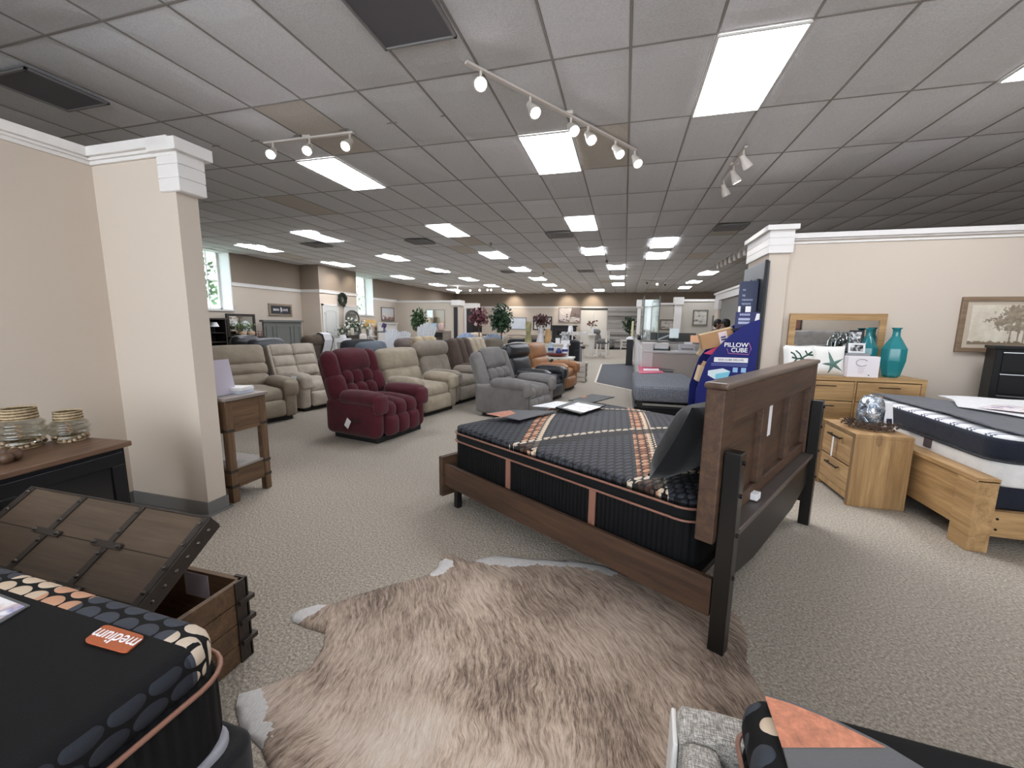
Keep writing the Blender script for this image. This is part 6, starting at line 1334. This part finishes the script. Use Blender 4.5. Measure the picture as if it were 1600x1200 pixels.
# dining group
o=thing('dining_table','pale counter height dining table with flowers, far aisle','table',(-1.95,18.2,0),0); mb=MB(); mb.bb(-.75,.75,-.5,.5,.94,.99); mb.build('top',WT,o)
for x in (-.6,.6): mb=MB(); mb.bb(x-.1,x+.1,-.3,.3,.05,.94); mb.bb(x-.18,x+.18,-.4,.4,0,.06); mb.build('pedestal',WT,o)
def dchair(lab,x,y,rz):
    o=thing('dining_chair',lab,'chair',(x,y,0),rz,'white dining chairs'); mb=MB(); mb.bb(-.22,.22,-.22,.22,.60,.65); mb.build('seat',plain('seat_dark',(50,46,44),.6),o)
    for sx in (-1,1):
        for s2 in (-1,1): mb=MB(); mb.bb(sx*.19-.025,sx*.19+.025,s2*.19-.025,s2*.19+.025,0,1.08 if sx<0 else .6); mb.build('leg',WT,o)
    mb=MB(); mb.bb(-.21,-.17,-.2,.2,1.0,1.1); mb.bar((-.19,-.19,.68),(-.19,.19,1.0),.03); mb.bar((-.19,.19,.68),(-.19,-.19,1.0),.03); mb.build('backrest',WT,o); mb=MB(); mb.bb(-.19,.19,-.2,-.18,.2,.23); mb.bb(-.19,.19,.18,.2,.2,.23); mb.build('stretcher',WT,o)
dchair('white dining chair at the right end of the dining table',-.9,17.9,PI); dchair('white dining chair behind the dining table on the right',-.9,18.9,PI*.9); dchair('white dining chair in front of the dining table',-1.9,17.42,PI/2)
o=thing('dining_bench','dark seated bench in front of the dining table','bench',(-2.1,16.7,0),0); mb=MB(); mb.bb(-.6,.6,-.18,.18,.44,.52); mb.build('seat',BLK,o)
for x in (-.5,.5): mb=MB(); mb.bb(x-.03,x+.03,-.15,.15,0,.44); mb.build('leg',WT,o)
flowers('tall cream brown flowers on the dining table',-2.3,18.2,.991,PAPER,.35,.12,20,14,.35,.35,46,plain('petal_brown',(150,120,96),.6),gm=plain('stem_cream',(200,190,170),.7))
flowers('dark red flowers in a slim vase right of the sliding doors',-1.35,18.3,.991,PAPER,.30,.06,14,12,.25,.18,47,plain('petal_red',(112,44,36),.6))
for x,lab in ((-2.0,'left white place setting on the dining table'),(-1.65,'right white place setting on the dining table')):
    o=thing('place_setting',lab,'dishes',(x,17.95,.991),0,'place settings'); mb=MB(); mb.lathe([(.1,0),(.15,.02),(.14,.02)],n=16); mb.build('plate',PAPER,o); mb=MB(); mb.lathe([(.04,.02),(.07,.09),(.06,.09)],n=12); mb.build('bowl',PAPER,o)
# back wall picture, fireplace, mirror
PIC=NT('desert_art'); s=PIC.sep(PIC.co()); n=PIC.noise(PIC.co(scale=(1.5,1,1.5)),1.2,2,.5,1.0); a=PIC.math('GREATER_THAN',PIC.math('SUBTRACT',s[0],PIC.math('MULTIPLY',s[2],.2)),.05)
c1=PIC.ramp(PIC.math('ADD',n,PIC.math('MULTIPLY',s[2],.5)),[(.30,srgb(104,88,86)),(.36,srgb(206,196,192)),(.62,srgb(198,186,180)),(.64,srgb(222,214,206))],'CONSTANT'); c2=PIC.ramp(PIC.math('ADD',PIC.noise(PIC.co(scale=(1,1,7)),1.0,2),PIC.math('MULTIPLY',s[2],.6)),[(.35,srgb(206,196,192)),(.42,srgb(104,88,86)),(.6,srgb(128,112,108))])
PIC.set(**{'Base Color':PIC.mix(a,c1,c2),'Roughness':.6}); PIC=PIC.m
frame_pic('framed_picture','large abstract brown and white picture on the back wall','picture',(-3.68,YB-.002,2.02),1.5,1.05,'y',plain('frame_taupe',(140,128,122),.5),PIC,.05)
o=thing('fireplace','black fireplace mantel below the abstract picture','fireplace',(-3.95,YB-.45,0),0); mb=MB(); mb.bb(-.9,.9,-.2,.25,1.25,1.33); mb.build('mantel',BLK,o); mb=MB(); mb.bb(-.8,-.5,-.15,.22,0,1.25); mb.bb(.5,.8,-.15,.22,0,1.25); mb.bb(-.5,.5,-.15,.22,.95,1.25); mb.build('surround',BLK,o); mb=MB(); mb.bb(-.5,.5,-.05,.0,.02,.95); mb.build('firebox',plain('firebox',(36,34,36),.2),o)
frame_pic('wall_mirror','dark framed picture on the back wall behind the branches','picture',(-5.55,YB-.002,1.45),1.35,.95,'y',BLK,plain('art_pale',(206,202,196),.5,var=.1,bs=10),.08)
frame_pic('wall_picture','white blue picture on the back wall behind the green tree','picture',(-7.3,YB-.002,1.42),1.2,.85,'y',plain('frame_grey2',(130,134,140),.5),plain('art_blue',(206,214,226),.5,var=.08,bs=10),.05)
o=thing('bench','white slatted bench by the plank wall, far aisle','bench',(.15,24.6,0),0); mb=MB(); mb.bb(-.35,.35,-.25,.25,.50,.55); mb.build('seat',WT,o); mb=MB(); mb.bb(-.3,.3,-.2,.2,.10,.15); mb.bb(-.3,.3,-.2,.2,.30,.34); mb.build('shelf',WT,o)
for x in (-.3,.3): mb=MB(); mb.bb(x-.04,x+.04,-.22,.22,0,.5); mb.build('leg',WT,o)
o=thing('coffee_table','dark low table with white legs before the plank wall','table',(-.55,26.4,0),0); mb=MB(); mb.bb(-.5,.5,-.3,.3,.5,.55); mb.build('top',plain('top_grey',(140,136,132),.5),o)
for x in (-.45,.45): mb=MB(); mb.bb(x-.03,x+.03,-.25,.25,0,.5); mb.build('leg',WT,o)
mb=MB(); mb.lathe([(1.1,0.0),(1.1,.012)],n=28); o=tag(mb.build('round_rug',plain('rug_dark',(38,38,40),.95),None,(-.75,25.2,.001)),'dark round rug under the grey recliner in the far aisle','rug')
# entrance mat
MATM=NT('mat_ribbed'); s=MATM.sep(MATM.co()); w=MATM.math('SINE',MATM.math('MULTIPLY',MATM.math('ADD',s[0],s[1]),60)); MATM.set(**{'Base Color':MATM.ramp(w,[(.2,srgb(74,75,80)),(.8,srgb(92,93,98))]),'Roughness':.95}); MATM=MATM.m
C=[az(930,598,0),az(940,569.5,0),Vector((.36,15.6,0)),Vector((.36,8.9,0))]
o=tag(MB().prism([p for p in C],(0,0,.008)).build('floor_mat',MATM),'dark grey inlaid floor mat beside the white counter','mat'); fix(o)
mb=MB(); 
for a,b in ((C[0],C[1]),(C[1],C[2]),(C[0],C[3])): mb.bar(a+Vector((0,0,.006)),b+Vector((0,0,.006)),.05,.012)
mb.build('border',plain('mat_border',(206,198,184),.6),o)
# counter
CTR=plain('counter_white',(208,204,202),.5); CTRG=plain('counter_greige',(178,168,160),.6); CTOP=plain('counter_top_grey',(112,106,100),.4)
o=thing('service_counter','white greige service counter with raised glass topped end','counter',(0,0,0),0)
mb=MB(); mb.bb(.40,.62,9.3,16.0,0,1.02); mb.bb(.62,3.0,9.35,9.5,0,.82); mb.bb(.62,.95,9.5,10.3,0,1.02); mb.build('body',CTR,o,bev=.004)
for k in range(5): mb=MB(); y=9.45+k*1.3; mb.bb(.385,.40,y,y+1.1,.15,.9); mb.build('side_panel',plain('counter_panel',(214,210,210),.5),o,bev=.003)
mb=MB(); mb.bb(.60,3.0,9.325,9.35,.05,.78); mb.build('front_panel',CTRG,o); mb=MB(); mb.bb(.42,3.0,9.28,9.75,.82,.86); mb.build('ledge',CTR,o,bev=.004)
mb=MB(); mb.bb(.96,3.0,9.75,9.85,.86,1.0); mb.build('riser',plain('riser_grey',(176,172,166),.6),o); mb=MB(); mb.bb(.36,.98,9.78,16.05,1.02,1.06); mb.bb(.98,3.0,9.75,10.4,1.0,1.03); mb.build('top',CTOP,o,bev=.004)
GP=glassy('screen_glass',(240,246,245),.02,.1)
for (x0,x1,y0,y1,lab) in ((.40,.41,9.9,11.2,'glass screen along the side of the counter'),(.42,.76,11.3,11.31,'glass screen across the end of the counter'),(.74,.75,9.9,11.2,'second glass screen behind the first on the counter')):
    o=thing('glass_screen',lab,'screen',((x0+x1)/2,(y0+y1)/2,1.061),0,'counter screens'); mb=MB(); a,b=(x1-x0)/2,(y1-y0)/2; mb.bb(-a,a,-b,b,0,1.0); mb.build('pane',GP,o); mb=MB(); mb.bb(-a-.006,-a+.012 if a>.1 else a+.006,-b-.006,b+.006 if a>.1 else -b+.012,0,1.0); mb.build('edge_post',plain('edge_dark',(70,76,76),.3),o)
CT=(0,0)
def oncounter(name,lab,cat,px,Y,z,build):
    p=ay(px,540,Y); o=thing(name,lab,cat,(p.x,Y,z),0); build(o); return o
def b1(o): 
    mb=MB(); mb.bb(-.16,.16,-.11,.11,0,.035); mb.build('tray_base',plain('tray_green',(44,60,54),.5),o); mb=MB(); 
    for k in range(3): mb.box((0,0,.04+.008*k),(.26,.19,.006),.1*k)
    mb.build('papers',PAPER,o)
oncounter('paper_tray','dark green paper tray on the counter ledge','tray',1031,9.5,.861,b1)
def b2_(o):
    mb=MB(); mb.lathe([(.07,0),(.07,.02),(.012,.03),(.012,.05)],n=12); mb.build('base',BLK,o); mb=MB(); mb.tube([(0,0,.03),(-.10,0,.14),(-.24,0,.19)],.018,6); mb.build('arm',STEEL,o); mb=MB(); mb.ball((.03,0,.05),.045,7); mb.build('motor',BLK,o)
oncounter('desk_tool','grey swing arm device right of the green paper tray','device',1042,9.55,.861,b2_)
def b3(o): 
    mb=MB(); mb.bb(-.16,.16,-.10,.10,0,.15); mb.build('body',plain('printer_white',(196,192,196),.5),o); mb=MB(); mb.bb(-.12,.12,-.115,-.1,.03,.06); mb.build('slot',plain('slot_grey',(120,118,122),.5),o); mb=MB(); mb.bb(-.05,.1,-.08,.06,.15,.19); mb.build('top_papers',PAPER,o)
oncounter('printer','white grey printer on the counter ledge','printer',1073,9.53,.861,b3)
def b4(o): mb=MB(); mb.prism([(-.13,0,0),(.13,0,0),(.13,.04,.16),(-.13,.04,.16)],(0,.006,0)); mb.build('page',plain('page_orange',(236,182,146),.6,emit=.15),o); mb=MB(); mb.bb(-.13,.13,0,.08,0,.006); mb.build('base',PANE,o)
oncounter('notice_stand','orange peach notice standing on the counter','notice',1088,9.9,1.031,b4)
def b5(o): mb=MB(); mb.bb(-.10,.10,-.01,.02,.08,.30); mb.build('screen',plain('screen_white',(214,226,228),.3,emit=.2),o); mb=MB(); mb.bb(-.02,.02,.0,.02,.01,.12); mb.bb(-.1,.1,-.06,.08,0,.012); mb.build('stand',BLK,o)
oncounter('monitor','white lit monitor behind the counter','monitor',1052,10.2,1.031,b5)
def b6(o): mb=MB(); mb.bb(-.5,.5,-.05,.05,0,.2); mb.build('casing',plain('copier_grey',(70,72,72),.5),o); mb=MB(); mb.bar((-.35,-.06,.03),(.05,-.06,.2),.03); mb.build('lid_arm',STEEL,o)
oncounter('copier','dark grey copier behind the white monitor','copier',1050,10.32,1.031,b6)
def b7(o): mb=MB(); mb.lathe([(.035,0),(.035,.15),(.012,.18),(.012,.24)],n=12); mb.build('bottle',PAPER,o,smooth=True); mb=MB(); mb.bb(-.03,.012,-.01,.01,.24,.255); mb.build('pump',PAPER,o)
oncounter('pump_bottle','white pump bottle on the raised counter end','bottle',1008,10.3,1.061,b7)
for k,(px,lab) in enumerate(((998,'left dark cup on the raised counter end'),(1003,'right white cup on the raised counter end'))):
    def b8(o,k=k): mb=MB(); mb.lathe([(.035,0),(.045,.1),(.04,.1),(.03,.01)],n=12); mb.build('cup',POT if k==0 else PAPER,o,smooth=True); mb=MB(); mb.tube([(.04,0,.08),(.07,0,.06),(.04,0,.03)],.006,5); mb.build('handle',POT if k==0 else PAPER,o)
    oncounter('cup',lab,'cup',px,10.1,1.061,b8)
for px,lab in ((1014,'left black cable grommet on the counter ledge'),(1045,'right black cable grommet on the counter ledge')):
    p=ay(px,548,9.4); mb=MB(); mb.lathe([(.03,0),(.03,.03),(.02,.04)],n=10); tag(mb.build('grommet',BLK,None,(p.x,9.4,.861)),lab,'grommet','grommets on the counter ledge')
# waste bin stand beside counter
o=thing('bin_stand','slim black stand with white papers left of the counter','stand',(.20,14.9,0),0); mb=MB(); mb.bb(-.10,.12,-.15,.15,.03,.9); mb.build('body',SBL,o); mb=MB(); mb.bb(-.12,.14,-.17,.17,0,.03); mb.build('base',SBL,o); mb=MB(); mb.box((0,0,.93),(.2,.26,.05),.2); mb.box((.03,.0,.98),(.16,.2,.04),-.3); mb.build('papers',PAPER,o)
o=thing('post_sign','slim cream post behind the counter end','post',(.30,16.6,0),0); mb=MB(); mb.bb(-.04,.04,-.04,.04,.03,1.55); mb.build('shaft',plain('post_cream',(206,196,160),.5),o); mb=MB(); mb.bb(-.14,.14,-.14,.14,0,.03); mb.build('base',plain('post_cream',(206,196,160),.5),o)
# pictures behind the counter
INK=NT('ink_tree_art'); n=INK.noise(INK.co(scale=(4,4,9)),1.6,4,.6,1.2); INK.set(**{'Base Color':INK.ramp(n,[(.36,srgb(80,78,72)),(.46,srgb(200,194,184)),(.8,srgb(212,206,196))]),'Roughness':.6}); INK=INK.m
def farpic(lab,x0,y0,x1,y1,Y,fm,pm):
    a=ay(x0,y0,Y);b=ay(x1,y1,Y); frame_pic('framed_picture',lab,'picture',((a.x+b.x)/2,Y,(a.z+b.z)/2),abs(b.x-a.x),abs(a.z-b.z),'y',fm,pm,.06)
farpic('framed print of a leaning tree behind the counter',1083,484,1105,509,19.398,plain('frame_grey3',(116,112,104),.5),INK)
farpic('framed print low behind the glass screens of the counter',1031,499,1053,516,21.998,plain('frame_brown',(104,92,80),.5),INK)
farpic('partly hidden framed picture behind the two people',1113,493,1127,509,19.398,plain('frame_grey3',(116,112,104),.5),plain('art_cream',(206,200,188),.6))
# ---- the two people behind the counter (standing, leaning on their forearms over a desk)
def person(lab,x,y,rz,shirt,hair,k=1.0):
    o=thing('person',lab,'person',(x,y,0),rz)
    J=dict(pel=(-.02,0,.86),bel=(0,0,.98),che=(.03,0,1.16),nek=(.05,0,1.30),hd0=(.065,0,1.37),hd1=(.08,0,1.45),hd2=(.075,0,1.52),
      sl=(.03,.17,1.24),el=(.08,.23,.98),wl=(.28,.16,.95),fl=(.36,.14,.95),sr=(.03,-.17,1.24),er=(.08,-.23,.98),wr=(.28,-.16,.95),fr=(.36,-.14,.95),
      hl=(-.01,.09,.82),kl=(.03,.10,.46),al=(.0,.10,.09),tl=(.13,.11,.04),hr=(-.01,-.09,.82),kr=(.03,-.10,.46),ar=(.0,-.10,.09),tr=(.13,-.11,.04))
    Rr=dict(pel=.13,bel=.12,che=.14,nek=.052,hd0=.07,hd1=.09,hd2=.075,sl=.065,el=.043,wl=.03,fl=.038,sr=.065,er=.043,wr=.03,fr=.038,hl=.085,kl=.06,al=.04,tl=.035,hr=.085,kr=.06,ar=.04,tr=.035)
    names=list(J); E_=[('pel','bel'),('bel','che'),('che','nek'),('nek','hd0'),('hd0','hd1'),('hd1','hd2'),('che','sl'),('sl','el'),('el','wl'),('wl','fl'),('che','sr'),('sr','er'),('er','wr'),('wr','fr'),('pel','hl'),('hl','kl'),('kl','al'),('al','tl'),('pel','hr'),('hr','kr'),('kr','ar'),('ar','tr')]
    me=bpy.data.meshes.new('body'); me.from_pydata([J[k] for k in names],[(names.index(a),names.index(b)) for a,b in E_],[]); b=bpy.data.objects.new('body',me); COL.objects.link(b); b.parent=o
    b.modifiers.new('skin','SKIN'); q=b.modifiers.new('sub','SUBSURF'); q.levels=1; q.render_levels=1
    for i,k in enumerate(names): me.skin_vertices[0].data[i].radius=(Rr[k],Rr[k]*(1.0 if k not in('che','bel','pel') else .8)); me.skin_vertices[0].data[i].use_root=(k=='pel')
    me.materials.append(SKIN)
    mb=MB(); mb.puff((.01,0,1.06),(.27,.35,.50),.12,.01,8)
    for s in (-1,1): mb.ball((.03,s*.175,1.22),.085,7); mb.cyl((.03,s*.18,1.23),(.08,s*.235,1.0),.07,.058)
    mb.build('shirt',shirt,o,smooth=True)
    mb=MB(); mb.ball((.055,0,1.50),.112,9,(1.0,.92,.85)); mb.ball((.02,0,1.455),.10,8,(.8,.95,1.0)); mb.build('hair',hair,o,smooth=True)
    mb=MB(); mb.ball((.175,0,1.44),.018,6,(1,.8,1.3)); 
    for s in (-1,1): mb.ball((.075,s*.096,1.445),.022,6,(.8,.4,1.2))
    mb.build('nose_and_ears',SKIN,o,smooth=True)
    mb=MB(); mb.ball((.16,.035,1.465),.010,5); mb.ball((.16,-.035,1.465),.010,5); mb.bb(.155,.168,-.025,.025,1.395,1.403); mb.build('eyes_and_mouth',plain('eye_dark',(40,30,28),.4),o)
    mb=MB()
    for s in (-1,1): mb.cyl((.03,s*.10,.46),(-.01,s*.09,.88),.08,.11); mb.cyl((.0,s*.10,.08),(.03,s*.10,.47),.06,.08)
    mb.build('trousers',plain('trousers_dark',(40,42,50),.8),o,smooth=True)
    for s in (-1,1): mb=MB(); mb.puff((.05,s*.105,.04),(.26,.095,.08),.035,0,6); mb.build('shoe',POT,o,smooth=True)
    return o
HB=plain('hair_dark',(34,28,26),.6)
pa=ay(1118,507,12.3); person('person in a dark shirt standing behind the counter, left of two',pa.x,12.3,-.5,fabric('shirt_dark',(44,46,56),.9),HB)
pb=ay(1137,508,11.5); person('person with dark hair standing nearer the blue display stand',pb.x,11.5,2.6,fabric('shirt_brown',(96,84,80),.9),HB)
# things behind the viewer, seen only in the dresser mirror
frame_pic('framed_picture','brown abstract picture on the wall behind the viewer','picture',(5.2,YF+.002,1.75),.9,.9,'y',POT,plain('art_brown',(120,84,72),.6,var=.4,bs=20),.04)
bpy.data.objects[[x.name for x in bpy.data.objects if x.get('label')=='brown abstract picture on the wall behind the viewer'][0]].rotation_euler=(0,0,PI)
o=thing('headboard','grey upholstered headboard against the wall behind the viewer','headboard',(6.0,YF+.15,0),0); mb=MB(); mb.puff((0,0,.65),(2.0,.14,1.28),.05,.01,6); mb.build('panel',F_('hb_grey',(150,146,144)),o,smooth=True)
